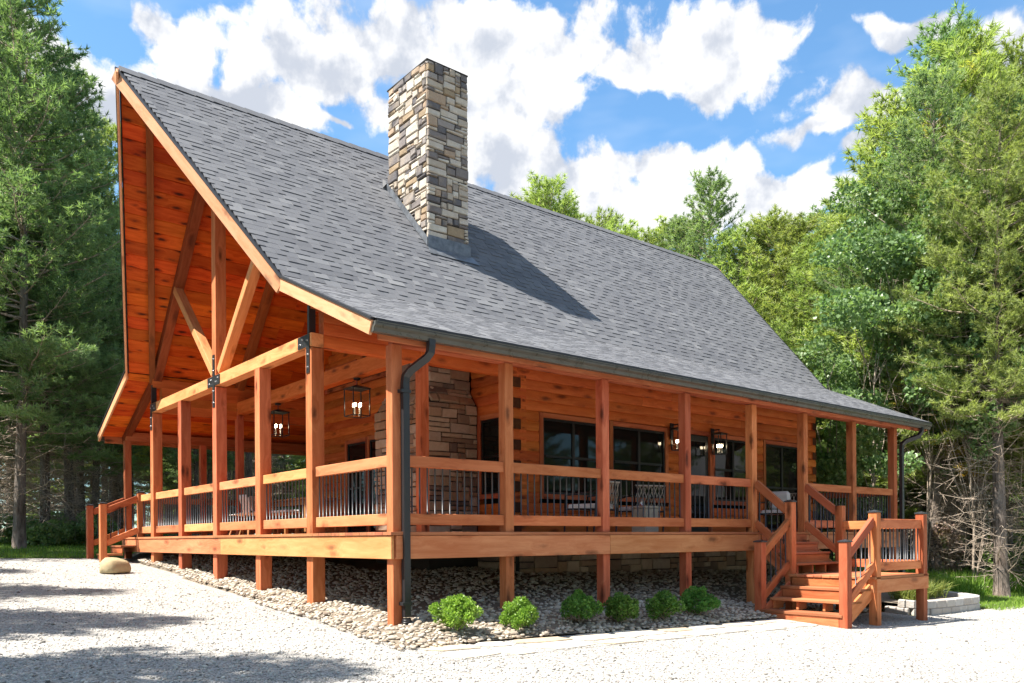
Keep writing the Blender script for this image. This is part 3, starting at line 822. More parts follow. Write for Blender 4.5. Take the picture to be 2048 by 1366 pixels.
# header logs carrying the porch roof between post line and wall
dlog = [(-0.075, -0.0875), (0.068, -0.0875), (0.081, -0.068), (0.088, -0.026), (0.088, 0.026), (0.081, 0.068), (0.068, 0.0875), (-0.075, 0.0875)]
LH = 0.175
for s in (0, 1):
    for k in range(4):
        z = 2.625 + LH * (k + 0.5)
        yb = G5[0] + 0.085 if s == 0 else G5[4] + 0.105
        prism('header_log', [(y, z_) for y, z_ in dlog] if s == 1 else [(-y, z_) for y, z_ in dlog][::-1], (GW + 0.004 if k < 3 else 0.02, yb, z), (3.72, yb, z), 'log', cabin, smooth=False)
# black steel connector plates on the gable face
def plate(cy, arms, zc=2.71):
    pl = empty('bracket', (-0.006, cy, zc), cabin)
    for (y0, z0, y1, z1) in arms:
        blk('plate', (-0.012, cy + y0, zc + z0), (-0.002, cy + y1, zc + z1), 'black', pl, bev=0.002)
    return pl
def bolts(pl, cy, pts, zc=2.71):
    for (y, z) in pts: cyl('bolt', (-0.012, cy + y, zc + z), (-0.030, cy + y, zc + z), 0.014, 'steel', pl, 6)
c3 = G5[2] + GW / 2
p_ = plate(c3, [(-0.05, -0.46, 0.05, 0.46), (-0.30, -0.085, -0.051, 0.085), (0.051, -0.085, 0.30, 0.085)])
bolts(p_, c3, [(0, -0.38), (0, -0.18), (0, 0.18), (0, 0.38), (-0.22, 0.03), (-0.12, -0.03), (0.12, 0.03), (0.22, -0.03)])
c1 = G5[0] + GW / 2
p_ = plate(c1, [(-0.05, -0.46, 0.05, 0.085), (0.051, -0.085, 0.32, 0.085)])
bolts(p_, c1, [(0, -0.38), (0, -0.2), (0, 0.0), (0.15, 0.03), (0.24, -0.03)])
c5 = G5[4] + GW / 2
p_ = plate(c5, [(-0.05, -0.46, 0.05, 0.085), (-0.32, -0.085, -0.051, 0.085)])
bolts(p_, c5, [(0, -0.38), (0, -0.2), (0, 0.0), (-0.15, 0.03), (-0.24, -0.03)])
for cc in (c1, c5): blk('steel_fin', (0.0, cc - 0.03, tie1 + 0.002), (0.10, cc + 0.03, 3.20), 'black', cabin, bev=0.002)

# deck: rim boards, boards, beams
dk = empty('deck', (6, 1, 0), cabin)
blk('rim_board', (-0.045, -0.03, -0.325), (-0.004, 5.6, -0.045), 'rim', dk); blk('rim_board', (-0.045, 5.604, -0.325), (-0.004, 11.95, -0.045), 'rim', dk)
for a, b in ((0.02, 3.66), (3.664, 7.40), (7.404, 9.05), (9.054, 12.66)):
    blk('rim_board', (a, -0.045, -0.325), (b, -0.004, -0.045), 'rim', dk)
blk('rim_board', (12.662, -0.045, -0.325), (12.70, 11.96, -0.045), 'rim', dk)
y = -0.055
while y < 2.02:
    w_ = 0.186
    for a, b in ((-0.06, 4.1), (4.104, 8.6), (8.604, 12.72)): blk('deck_board', (a, y, -0.04), (b, y + w_, 0.0), 'deck', dk, bev=0.003)
    y += 0.19
x = -0.06; y1 = y + 0.002
while x < 3.6:
    for a, b in ((y1, 5.9), (5.904, 11.95)): blk('deck_board', (x, a, -0.04), (x + 0.186, b, 0.0), 'deck', dk, bev=0.003)
    x += 0.19
for i in range(12): blk('deck_board', (3.75, 9.70 + 0.19 * i, -0.04), (12.72, 9.70 + 0.19 * i + 0.186, 0.0), 'deck', dk, bev=0)
for yj in (0.45, 1.2, 1.9, 4.2, 6.5, 8.8, 11): blk('joist', (0.2, yj, -0.30), (12.6 if yj < 2 or yj > 9.7 else 3.7, yj + 0.06, -0.042), 'stain', dk, bev=0)

# railings
def rail(a, b, za, zb, outward, mat='stain', nb=None, parent=cabin, top=0.14, low=0.14, hgt=0.93, gap=0.085):
    """railing between two plan points a,b (post faces); za,zb floor heights at the ends"""
    a = Vector((*a, 0)); b = Vector((*b, 0)); L = (b - a).length
    r_ = empty('railing', (a + b) / 2 + Vector((0, 0, (za + zb) / 2)), parent)
    A = lambda h: a + Vector((0, 0, za + h)); B = lambda h: b + Vector((0, 0, zb + h))
    bar('top_rail', A(hgt - top / 2), B(hgt - top / 2), 0.075, top, mat, r_)
    bar('bottom_rail', A(gap + low / 2), B(gap + low / 2), 0.075, low, mat, r_)
    nb = nb or max(2, int(round(L / 0.125)))
    for i in range(nb):
        t_ = (i + 0.5) / nb
        cyl('baluster', A(gap + low - 0.01).lerp(B(gap + low - 0.01), t_), A(hgt - top + 0.01).lerp(B(hgt - top + 0.01), t_), 0.0105, 'baluster', r_, 7)
gy_ = [PW] + [g for g in G5]
prev = PW
for i, g in enumerate(G5):
    rail((0.085, prev + 0.002), (0.085, g - 0.002), 0, 0, -1, 'rim', nb=19 if i == 0 else 14); prev = g + GW
rail((0.085, prev), (0.085, 10.72), 0, 0, -1, 'rim', nb=7)
for i in range(7):
    if i == 4: continue
    rail((XP[i] + PW + 0.001, 0.07), (XP[i + 1] - 0.001, 0.07), 0, 0, -1, nb=14)
rail((12.575, PW), (12.575, 4.0), 0, 0, -1); rail((12.575, 4.0), (12.575, 8.0), 0, 0, -1)
for i in (0, 1, 3, 5):
    j = {0: 1, 1: 3, 3: 5, 5: 7}[i]
    rail((XP[i] + PW, mir(0.07)), (XP[j], mir(0.07)), 0, 0, 1)
rail((12.575, 8.0), (12.575, 11.8), 0, 0, -1)

# log walls
wall_f = empty('log_wall', (8, 2.2, 0), cabin); wall_g = empty('log_wall', (3.8, 6, 0), cabin)
WY, WX = 2.145, 3.76                                             # log faces
wins = [(4.30, 5.78, 0.68, 2.0), (6.03, 7.52, 0.68, 2.0), (9.10, 10.45, 0.68, 2.0), (10.95, 12.32, 0.06, 2.0)]
door = (8.02, 8.93, 0.02, 2.02)
fr = [(-y, z) for y, z in dlog][::-1]
def segs(lo, hi, holes):
    out = []; cur = lo
    for a, b in sorted(holes):
        if a > cur: out.append((cur, a))
        cur = max(cur, b)
    if cur < hi: out.append((cur, hi))
    return out
k = 0; z = 0.0
while z < 2.9:
    zc = z + LH / 2
    holes = [(a - 0.09, b + 0.09) for a, b, c, d in wins + [door] if zc > c - 0.1 and zc < d + 0.1]
    lo = 3.60 if k % 2 else 3.80; hi = 13.05 if k % 2 else 12.86
    for a, b in segs(lo, hi, holes):
        cuts = [a] + ([a + (b - a) * random.uniform(0.3, 0.7)] if b - a > 4 else []) + [b]
        for c0, c1 in zip(cuts, cuts[1:]):
            prism('log', fr, (c0 + 0.002, WY + 0.088, zc), (c1 - 0.002, WY + 0.088, zc), 'log', wall_f, cap='endgrain')
    if k % 2 == 0:
        for xc in (3.70, 12.95): prism('log_end', [(-0.085, -0.085), (0.085, -0.085), (0.085, 0.085), (-0.085, 0.085)], (xc, WY - 0.02, zc), (xc, WY + 0.25, zc), 'log', wall_f, cap='endgrain')
    z += LH; k += 1
gwin = [(6.60, 7.20, 0.05, 2.06), (7.34, 8.20, 0.05, 2.06), (2.55, 3.22, 0.7, 2.02), (7.80, 9.15, 3.42, 3.82), (6.25, 7.45, 3.42, 3.95)]
k = 0; z = 0.0
while z < 7.1:
    zc = z + LH / 2
    ya = WY if zc < 3.2 else YB + (zc + 0.22 - ZB) / SL
    ya = max(ya, WY); yb = mir(ya)
    if yb - ya < 0.2: break
    holes = [(a - 0.09, b + 0.09) for a, b, c, d in gwin if zc > c - 0.1 and zc < d + 0.1] + [(3.5, 4.9)]
    for a, b in segs(ya + 0.0, yb, holes):
        prism('log', dlog, (WX + 0.088, a + 0.002, zc), (WX + 0.088, b - 0.002, zc), 'log', wall_g)
    z += LH; k += 1
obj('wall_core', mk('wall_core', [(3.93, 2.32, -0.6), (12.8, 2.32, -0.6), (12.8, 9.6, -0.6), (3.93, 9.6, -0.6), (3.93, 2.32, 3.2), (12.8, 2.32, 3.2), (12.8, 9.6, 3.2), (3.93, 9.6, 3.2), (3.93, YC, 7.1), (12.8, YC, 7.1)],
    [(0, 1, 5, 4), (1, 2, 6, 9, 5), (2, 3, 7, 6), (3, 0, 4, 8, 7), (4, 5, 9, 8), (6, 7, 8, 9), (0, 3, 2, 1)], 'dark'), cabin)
# rear wall and far gable in plain log courses
for k in range(17):
    prism('log', dlog, (3.8, 9.60, LH * (k + 0.5)), (12.86, 9.60, LH * (k + 0.5)), 'log', wall_f) if k % 1 == 0 else None
# windows
def window(o, e, a, b, c, d, cols=2, sash=True):
    """o: origin fn mapping (along, depth, z) -> world; a..b along, c..d height"""
    wd_ = empty('window', o((a + b) / 2, 0, (c + d) / 2), cabin)
    def bb(nm, a0, b0, c0, d0, dep0, dep1, mat, bev=0.003):
        p, q = Vector(o(a0, dep0, c0)), Vector(o(b0, dep1, d0))
        blk(nm, [min(p[i], q[i]) for i in range(3)], [max(p[i], q[i]) for i in range(3)], mat, wd_, bev)
    tw = 0.085
    bb('trim', a - tw, a, c - tw, d + tw, -0.012, 0.06, 'stain'); bb('trim', b, b + tw, c - tw, d + tw, -0.012, 0.06, 'stain')
    bb('trim', a + 0.002, b - 0.002, d, d + tw - 0.002, -0.010, 0.06, 'stain'); bb('trim', a + 0.002, b - 0.002, c - tw + 0.002, c, -0.010, 0.06, 'stain')
    fw = 0.04
    bb('frame', a + 0.002, a + fw, c + 0.002, d - 0.002, 0.012, 0.075, 'screen'); bb('frame', b - fw, b - 0.002, c + 0.002, d - 0.002, 0.012, 0.075, 'screen')
    bb('frame', a + fw, b - fw, d - fw, d - 0.002, 0.012, 0.075, 'screen'); bb('frame', a + fw, b - fw, c + 0.002, c + fw, 0.012, 0.075, 'screen')
    for i in range(cols):
        a0 = a + fw + (b - a - 2 * fw) * i / cols; a1 = a + fw + (b - a - 2 * fw) * (i + 1) / cols
        if i: bb('mullion', a0 - 0.03, a0 + 0.03, c + fw, d - fw, 0.014, 0.07, 'screen')
        zm = (c + d) / 2
        if sash:
            bb('sash_rail', a0 + 0.031, a1 - 0.031, zm - 0.022, zm + 0.022, 0.02, 0.068, 'screen')
            rg = [(c + fw, zm - 0.023, 0.045), (zm + 0.023, d - fw, 0.035)]
        else: rg = [(c + fw, d - fw, 0.04)]
        for z0, z1, dp in rg:
            pts_ = [o(a0, dp, z0), o(a1, dp, z0), o(a1, dp, z1), o(a0, dp, z1), o(a0, dp + 0.006, z0), o(a1, dp + 0.006, z0), o(a1, dp + 0.006, z1), o(a0, dp + 0.006, z1)]
            obj('pane', mk('pane', pts_, [(0, 1, 2, 3), (7, 6, 5, 4), (0, 4, 5, 1), (1, 5, 6, 2), (2, 6, 7, 3), (3, 7, 4, 0)], 'glass'), wd_)
of = lambda a, dp, z: (a, WY + dp, z)
og = lambda a, dp, z: (WX + dp, a, z)
for wn in wins: window(of, 1, *wn)
for i, wn in enumerate(gwin): window(og, 1, *wn, cols=1, sash=(i < 3))
# front door
dr = empty('door', (door[0], WY, 0), cabin)
a, b, c, d = door
for p, q in (((a - 0.085, WY - 0.012, c), (a, WY + 0.06, d + 0.085)), ((b, WY - 0.012, c), (b + 0.085, WY + 0.06, d + 0.085)), ((a + 0.002, WY - 0.010, d), (b - 0.002, WY + 0.06, d + 0.083))): blk('trim', p, q, 'stain', dr)
blk('door_leaf', (a + 0.01, WY + 0.03, c), (b - 0.01, WY + 0.07, d - 0.01), 'screen', dr, 0.003)
blk('pane', (a + 0.12, WY + 0.022, 0.25), (b - 0.12, WY + 0.029, d - 0.14), 'glass', dr, 0)
cyl('handle', (b - 0.09, WY - 0.03, 1.0), (b - 0.09, WY - 0.03, 1.14), 0.012, 'steel', dr)

# ashlar stonework ------------------------------------------------------------
def ashlar(Wd, H, unit, seed, wr=(2, 6), hr=(1, 3)):
    r = random.Random(seed); nx, nz = max(1, int(round(Wd / unit))), max(1, int(round(H / unit)))
    ux, uz = Wd / nx, H / nz; occ = np.zeros((nz, nx), bool); out = []
    for j in range(nz):
        for i in range(nx):
            if occ[j, i]: continue
            h = min(r.choice((1, 1, 2, 2, 2, 3)[:]) if hr[1] >= 3 else r.choice((1, 2)), nz - j)
            wmax = 0
            while i + wmax < nx and not occ[j, i + wmax] and wmax < wr[1]: wmax += 1
            w_ = min(wmax, max(1, r.randint(*wr)))
            if wmax - w_ == 1: w_ = wmax if wmax <= wr[1] else w_ - 1
            h = min(h, max(1, w_))
            while h > 1 and occ[j:j + h, i:i + w_].any(): h -= 1
            occ[j:j + h, i:i + w_] = True
            out.append((i * ux, j * uz, w_ * ux, h * uz))
    return out
def stones(org, ex, ez, nrm, Wd, H, unit, seed, parent, name='stone', clip=None, wrapl=0.0, wrapr=0.0, mat='stone', **kw):
    """stones over a rectangle spanned by ex (along) and ez (up) with outward normal nrm"""
    org, ex, ez, nrm = Vector(org), Vector(ex), Vector(ez), Vector(nrm); r = random.Random(seed + 1)
    for (x, z, w_, h) in ashlar(Wd, H, unit, seed, **kw):
        if clip and not clip(x + w_ / 2, z + h / 2): continue
        g = 0.0085; dp = r.uniform(0.024, 0.052); b_ = min(0.014, h * 0.2)
        x0 = x + g - (wrapl if x < 1e-6 else 0); x1 = x + w_ - g + (wrapr if x + w_ > Wd - 1e-6 else 0)
        z0, z1 = z + g, z + h - g
        J = lambda: r.uniform(-0.008, 0.008)
        v = []
        for (dd, ins) in ((-0.03, 0.0), (dp * 0.62, 0.0), (dp, b_)):
            for (px, pz) in ((x0 + ins, z0 + ins), (x1 - ins, z0 + ins), (x1 - ins, z1 - ins), (x0 + ins, z1 - ins)):
                v.append(ex * (px - x0 - (x1 - x0) / 2 + J()) + ez * (pz - (z0 + z1) / 2 + J()) + nrm * (dd + (J() if dd > 0 else 0)))
        f = [(0, 1, 2, 3)[::-1]] + [(o + i, o + (i + 1) % 4, o + 4 + (i + 1) % 4, o + 4 + i) for o in (0, 4) for i in range(4)] + [(8, 9, 10, 11)]
        if ex.cross(ez).dot(nrm) < 0: f = [q[::-1] for q in f]
        obj(name, mk(name, v, f, mat), parent, Matrix.Translation(org + ex * ((x0 + x1) / 2) + ez * ((z0 + z1) / 2)))
CX0, CX1, CY0, CY1, CZ = 2.88, 3.70, 3.52, 4.80, 8.27
chim = obj('chimney', mk('chimney', [(x, y, z) for z in (2.2, CZ - 0.01) for x, y in ((CX0, CY0), (CX1, CY0), (CX1, CY1), (CX0, CY1))], [(0, 1, 5, 4), (1, 2, 6, 5), (2, 3, 7, 6), (3, 0, 4, 7), (4, 5, 6, 7)], 'mortar'), cabin)
zf = roofz(CY0) + 0.16
stones((CX0, CY0, zf), (1, 0, 0), (0, 0, 1), (0, -1, 0), CX1 - CX0, CZ - zf, 0.063, 11, chim, wrapl=0.03, wrapr=0.03)
stones((CX0, CY1, zf), (0, -1, 0), (0, 0, 1), (-1, 0, 0), CY1 - CY0, CZ - zf, 0.063, 23, chim, wrapl=0.0, wrapr=-0.0, clip=lambda x, z: zf + z > roofz(CY1 - x) + 0.06)
stones((CX1, CY0, roofz(CY0) + 0.1), (0, 1, 0), (0, 0, 1), (1, 0, 0), CY1 - CY0, CZ - roofz(CY0) - 0.1, 0.30, 31, chim, clip=lambda x, z: z > SL * x + 0.1)
stones((CX1, CY1, roofz(CY1) + 0.05), (-1, 0, 0), (0, 0, 1), (0, 1, 0), CX1 - CX0, CZ - roofz(CY1) - 0.05, 0.30, 33, chim)
blk('cap_slab', (CX0 - 0.035, CY0 - 0.035, CZ - 0.008), (CX1 + 0.035, CY1 + 0.035, CZ + 0.018), 'mortar', chim, 0.004)
# lower stack below the porch roof with sloping shoulders
LX0, LY0, LY1, ZS = 2.72, 3.32, 5.10, 2.28
low = obj('fireplace_stack', mk('fireplace_stack', [(x, y, z) for z in (-1.0, ZS) for x, y in ((LX0, LY0), (3.76, LY0), (3.76, LY1), (LX0, LY1))] + [(x, y, 2.56) for x, y in ((CX0, CY0), (3.76, CY0), (3.76, CY1), (CX0, CY1))],
    [(0, 1, 5, 4), (1, 2, 6, 5), (2, 3, 7, 6), (3, 0, 4, 7), (4, 5, 9, 8), (5, 6, 10, 9), (6, 7, 11, 10), (7, 4, 8, 11)], 'mortar'), cabin)
stones((LX0, LY0, -0.02), (1, 0, 0), (0, 0, 1), (0, -1, 0), 1.02, ZS + 0.02, 0.086, 41, low, mat='stone_warm', wr=(2, 5), hr=(1, 2), wrapl=0.03)
stones((LX0, LY1, -0.02), (0, -1, 0), (0, 0, 1), (-1, 0, 0), LY1 - LY0, ZS + 0.02, 0.086, 43, low, mat='stone_warm', wr=(2, 5), hr=(1, 2))
sn = Vector((0, -0.28, 0.20)).normalized()
stones((LX0 + 0.05, LY0, ZS + 0.01), (1, 0, 0), (0, 0.20 / 0.344, 0.28 / 0.344), (0, -0.28 / 0.344, 0.20 / 0.344), 0.95, 0.34, 0.086, 47, low, mat='stone_warm', wr=(2, 5), hr=(1, 1))
stones((LX0, LY1 - 0.1, ZS + 0.01), (0, -1, 0), (0.16 / 0.322, 0, 0.28 / 0.322), (-0.28 / 0.322, 0, 0.16 / 0.322), LY1 - LY0 - 0.2, 0.32, 0.086, 48, low, mat='stone_warm', wr=(2, 5), hr=(1, 1))
stones((CX0, CY0, 2.58), (1, 0, 0), (0, 0, 1), (0, -1, 0), 0.86, 1.75, 0.086, 51, low, mat='stone_warm', wr=(2, 5), hr=(1, 2), wrapl=0.03)
stones((CX0, CY1, 2.58), (0, -1, 0), (0, 0, 1), (-1, 0, 0), CY1 - CY0, 1.75, 0.086, 53, low, mat='stone_warm', wr=(2, 5), hr=(1, 2))
# step flashing round the chimney foot
fl = empty('flashing', (CX0, CY0, roofz(CY0)), cabin)
za, zb_ = roofz(CY0 - 0.02), roofz(CY1)
def slab(name, pts_, th, mat, par):
    pts_ = [Vector(p) for p in pts_]; nn = (pts_[1] - pts_[0]).cross(pts_[2] - pts_[0]).normalized() * th
    v = pts_ + [p + nn for p in pts_]; k = len(pts_)
    f = [tuple(range(k))[::-1], tuple(range(k, 2 * k))] + [(i, (i + 1) % k, k + (i + 1) % k, k + i) for i in range(k)]
    return obj(name, mk(name, v, f, mat), par)
slab('flashing_apron', [(CX0 - 0.045, CY0 - 0.05, za + 0.0), (CX1 + 0.045, CY0 - 0.05, za + 0.0), (CX1 + 0.045, CY0 - 0.05, za + 0.21), (CX0 - 0.045, CY0 - 0.05, za + 0.21)], 0.01, 'flash', fl)
slab('flashing_apron', [(CX0 - 0.10, CY0 - 0.20, roofz(CY0 - 0.20) + 0.03), (CX1 + 0.16, CY0 - 0.20, roofz(CY0 - 0.20) + 0.03), (CX1 + 0.10, CY0 - 0.045, roofz(CY0 - 0.045) + 0.035), (CX0 - 0.05, CY0 - 0.045, roofz(CY0 - 0.045) + 0.035)], 0.004, 'flash', fl)
slab('flashing_side', [(CX0 - 0.05, CY0 - 0.05, za + 0.01), (CX0 - 0.05, CY0 - 0.05, za + 0.17), (CX0 - 0.05, CY1 + 0.05, roofz(CY1 + 0.05) + 0.15), (CX0 - 0.05, CY1 + 0.05, roofz(CY1 + 0.05) + 0.01)], 0.01, 'flash', fl)
slab('flashing_side', [(CX1 + 0.05, CY0 - 0.05, za + 0.01), (CX1 + 0.05, CY1 + 0.05, roofz(CY1 + 0.05) + 0.01), (CX1 + 0.05, CY1 + 0.05, roofz(CY1 + 0.05) + 0.15), (CX1 + 0.05, CY0 - 0.05, za + 0.17)], 0.01, 'flash', fl)
slab('flashing_cricket', [(CX0 - 0.13, CY1 + 0.02, roofz(CY1) + 0.04), (CX0 - 0.02, CY1 + 0.02, roofz(CY1) + 0.17), (CX0 - 0.02, CY1 + 0.22, roofz(CY1 + 0.22) + 0.06)], 0.02, 'drip', fl)
# stone foundation
fnd = obj('foundation', mk('foundation', [(x, y, z) for z in (-1.3, -0.06) for x, y in ((3.8, 2.22), (12.9, 2.22), (12.9, 9.6), (3.8, 9.6))], [(0, 1, 5, 4), (1, 2, 6, 5), (2, 3, 7, 6), (3, 0, 4, 7), (4, 5, 6, 7)], 'mortar'), cabin)
stones((3.8, 2.22, -0.92), (1, 0, 0), (0, 0, 1), (0, -1, 0), 9.0, 0.86, 0.108, 61, fnd, mat='stone_warm', wr=(2, 5), hr=(1, 2))
stones((3.8, 9.6, -0.92), (0, -1, 0), (0, 0, 1), (-1, 0, 0), 7.3, 0.86, 0.42, 63, fnd, mat='stone_warm', wr=(2, 4), hr=(1, 2))

# downspouts
def downspout(pts_, lbl):
    dsp = empty('downspout', pts_[-1], cabin)
    prof_ = [(-0.043, -0.034), (0.043, -0.034), (0.043, 0.034), (-0.043, 0.034)]
    P = [Vector(p) for p in pts_]; v = []; f = []
    for i, p in enumerate(P):
        for (sx, sy) in prof_:
            d = (P[min(i + 1, len(P) - 1)] - P[max(i - 1, 0)]).normalized()
            n_ = Vector((0, 0, 1)).cross(d); fwd = Vector((0, -1, 0)); fwd = (fwd - d * fwd.dot(d)).normalized(); sd = d.cross(fwd)
            v.append(p + sd * sx + fwd * sy)
    for i in range(len(P) - 1):
        for k in range(4): f.append((i * 4 + k, i * 4 + (k + 1) % 4, i * 4 + 4 + (k + 1) % 4, i * 4 + 4 + k))
    f += [(3, 2, 1, 0), tuple(len(v) - 4 + k for k in range(4))]
    obj('pipe', mk('pipe', v, f, 'black'), dsp)
    x, y, z = P[-1]
    blk('strap', (x - 0.075, y - 0.043, 0.02 - 0.9), (x + 0.06, y + 0.05, 0.03 - 0.9 + 0.03), 'black', dsp, 0.002)
    blk('strap', (x - 0.075, y - 0.043, 1.66), (x + 0.06, y + 0.05, 1.70), 'black', dsp, 0.002)
    for i in range(7):
        cyl('boot_ring', (x, y, z - 0.012 - i * 0.026), (x, y, z - 0.034 - i * 0.026), 0.062 if i % 2 else 0.054, 'black', dsp, 10)
downspout([(0.33, -0.345, 2.27), (0.33, -0.345, 2.20), (0.325, -0.335, 2.12), (0.30, -0.30, 2.06), (0.19, -0.12, 1.93), (0.155, -0.06, 1.86), (0.15, -0.05, 1.78), (0.15, -0.05, -1.02)], '')
downspout([(13.05, -0.345, 2.27), (13.05, -0.345, 2.18), (13.02, -0.30, 2.08), (12.82, -0.12, 1.98), (12.74, -0.06, 1.90), (12.74, -0.05, 1.8), (12.74, -0.05, -1.25)], '')

# stairs ----------------------------------------------------------------------
def newel(par, x, y, z0, z1, cap=True, s=0.135):
    blk('newel_post', (x, y, z0), (x + s, y + s, z1), 'stain', par)
    if cap:
        c_ = 0.012; v = [(x - c_, y - c_, z1), (x + s + c_, y - c_, z1), (x + s + c_, y + s + c_, z1), (x - c_, y + s + c_, z1)]
        v += [(a_, b_, z1 + 0.018) for a_, b_, _ in v] + [(x + s / 2, y + s / 2, z1 + 0.045)]
        obj('post_cap', mk('post_cap', v, [(3, 2, 1, 0), (0, 1, 5, 4), (1, 2, 6, 5), (2, 3, 7, 6), (3, 0, 4, 7), (4, 5, 8), (5, 6, 8), (6, 7, 8), (7, 4, 8)], 'capmat'), par)
def slope_rail(par, a, b, ha=(0.93, 0.225), nb=6, th=0.07):
    """sloping rail pair between a and b (floor line points)"""
    a, b = Vector(a), Vector(b); Z = Vector((0, 0, 1))
    bar('top_rail', a + Z * (ha[0] - 0.075), b + Z * (ha[0] - 0.075), th, 0.135, 'stain', par)
    bar('bottom_rail', a + Z * (ha[1] - 0.07), b + Z * (ha[1] - 0.07), th, 0.13, 'stain', par)
    for i in range(nb):
        t_ = (i + 0.6) / (nb + 0.2); p = a.lerp(b, t_)
        cyl('baluster', p + Z * (ha[1] - 0.02), p + Z * (ha[0] - 0.13), 0.0105, 'baluster', par, 7)
st = empty('staircase', (7.4, -1.4, -1.4), cabin)
lz = -0.72
for i in range(3):                                                  # upper flight
    z = -0.18 * (i + 1); y1 = -0.048 - 0.225 * i
    blk('tread', (7.46, y1 - 0.262, z - 0.04), (8.93, y1, z), 'deck', st)
    for xs in (7.52, 8.0, 8.42, 8.86): blk('stringer', (xs, y1 - 0.222, z - 0.178), (xs + 0.04, y1 - 0.02, z - 0.042), 'stain', st)
    blk('riser', (7.47, y1 - 0.02, z - 0.02), (8.92, y1 - 0.002, z + 0.135), 'stain', st)
for xs in (7.435, 8.94): bar('side_board', (xs, -0.02, -0.22), (xs, -0.72, -0.80), 0.035, 0.2, 'stain', st)
y = -2.2
while y < -0.72:
    blk('landing_board', (7.27, y, lz - 0.04), (9.12, min(y + 0.145, -0.70), lz), 'deck', st); y += 0.149
blk('rim_board', (7.34, -2.205, lz - 0.25), (9.10, -2.165, lz - 0.045), 'rim', st); blk('rim_board', (9.06, -2.16, lz - 0.25), (9.10, -0.70, lz - 0.045), 'rim', st)
blk('rim_board', (7.33, -2.16, lz - 0.25), (7.37, -0.70, lz - 0.045), 'rim', st); blk('rim_board', (7.375, -0.74, lz - 0.25), (9.055, -0.70, lz - 0.045), 'rim', st)
gA = lambda x, y: gz(x, y) - 0.1
newel(st, 7.33, -0.74, gA(7.4, -.7), 0.50); newel(st, 8.93, -0.76, gA(9, -.7), 0.47, cap=False)
newel(st, 7.335, -2.20, gA(7.4, -2.2), 0.28); newel(st, 8.93, -2.20, gA(9, -2.2), 0.28)
slope_rail(st, (7.40, -0.0, 0.0), (7.40, -0.61, -0.50), nb=5); slope_rail(st, (9.0, -0.0, 0.0), (9.0, -0.63, -0.50), nb=5)
def flat_rail(par, a, b, z, nb):
    a = Vector((*a, z)); b = Vector((*b, z)); Z = Vector((0, 0, 1))
    bar('top_rail', a + Z * 0.83, b + Z * 0.83, 0.07, 0.15, 'stain', par); bar('bottom_rail', a + Z * 0.155, b + Z * 0.155, 0.07, 0.14, 'stain', par)
    for i in range(nb):
        p = a.lerp(b, (i + 0.5) / nb); cyl('baluster', p + Z * 0.21, p + Z * 0.77, 0.0105, 'baluster', par, 7)
flat_rail(st, (7.47, -2.13), (8.93, -2.13), lz, 12); flat_rail(st, (9.0, -2.065), (9.0, -0.76), lz, 10)
for i in range(3):                                                  # lower flight
    z = lz - 0.18 * (i + 1); x1 = 7.32 - 0.285 * i
    blk('tread', (x1 - 0.33, -2.12, z - 0.045), (x1 - 0.01, -0.72, z), 'deck', st)
    for ys in (-2.10, -1.66, -1.20, -0.78): blk('stringer', (x1 - 0.27, ys, max(z - 0.178, gA(6.8, -1.5))), (x1 - 0.03, ys + 0.045, z - 0.047), 'stain', st)
    if i == 2: blk('riser', (x1 - 0.31, -2.06, gA(6.5, -1.5)), (x1 - 0.285, -0.75, z - 0.047), 'stain', st)
    else: blk('riser', (x1 - 0.03, -2.05, z - 0.02 + 0.02), (x1 - 0.012, -0.76, z + 0.13), 'stain', st)
bar('side_board', (7.34, -2.10, lz - 0.22), (6.60, -2.10, -1.33), 0.04, 0.24, 'stain', st); bar('side_board', (7.34, -0.715, lz - 0.22), (6.60, -0.715, -1.33), 0.04, 0.24, 'stain', st)
newel(st, 6.44, -0.74, gA(6.5, -.7), -0.175); newel(st, 6.44, -2.20, gA(6.5, -2.2), -0.175)
slope_rail(st, (7.335, -2.135, lz), (6.575, -2.135, -1.24), nb=5, ha=(0.95, 0.25)); slope_rail(st, (7.335, -0.67, lz), (6.575, -0.67, -1.24), nb=5, ha=(0.95, 0.25))
# side staircase at the far end of the gable deck
st2 = empty('staircase', (-0.5, 11.2, -0.6), cabin)
for i in range(2):
    z = -0.18 * (i + 1); x1 = -0.05 - 0.27 * i
    blk('tread', (x1 - 0.30, 10.76, z - 0.04), (x1, 11.80, z), 'deck', st2); blk('riser', (x1 - 0.28, 10.80, z - 0.17), (x1 - 0.255, 11.76, z - 0.042), 'stain', st2)
newel(st2, 0.0, 10.74, -0.3, 0.98, s=0.13); newel(st2, -0.78, 10.70, gA(-.7, 10.7), 0.72, s=0.13); newel(st2, -0.80, 11.80, gA(-.7, 11.8), 0.72, s=0.13)
slope_rail(st2, (0.0, 10.80, 0.0), (-0.65, 10.77, -0.28), nb=4); slope_rail(st2, (0.0, 11.86, 0.0), (-0.67, 11.86, -0.28), nb=4)

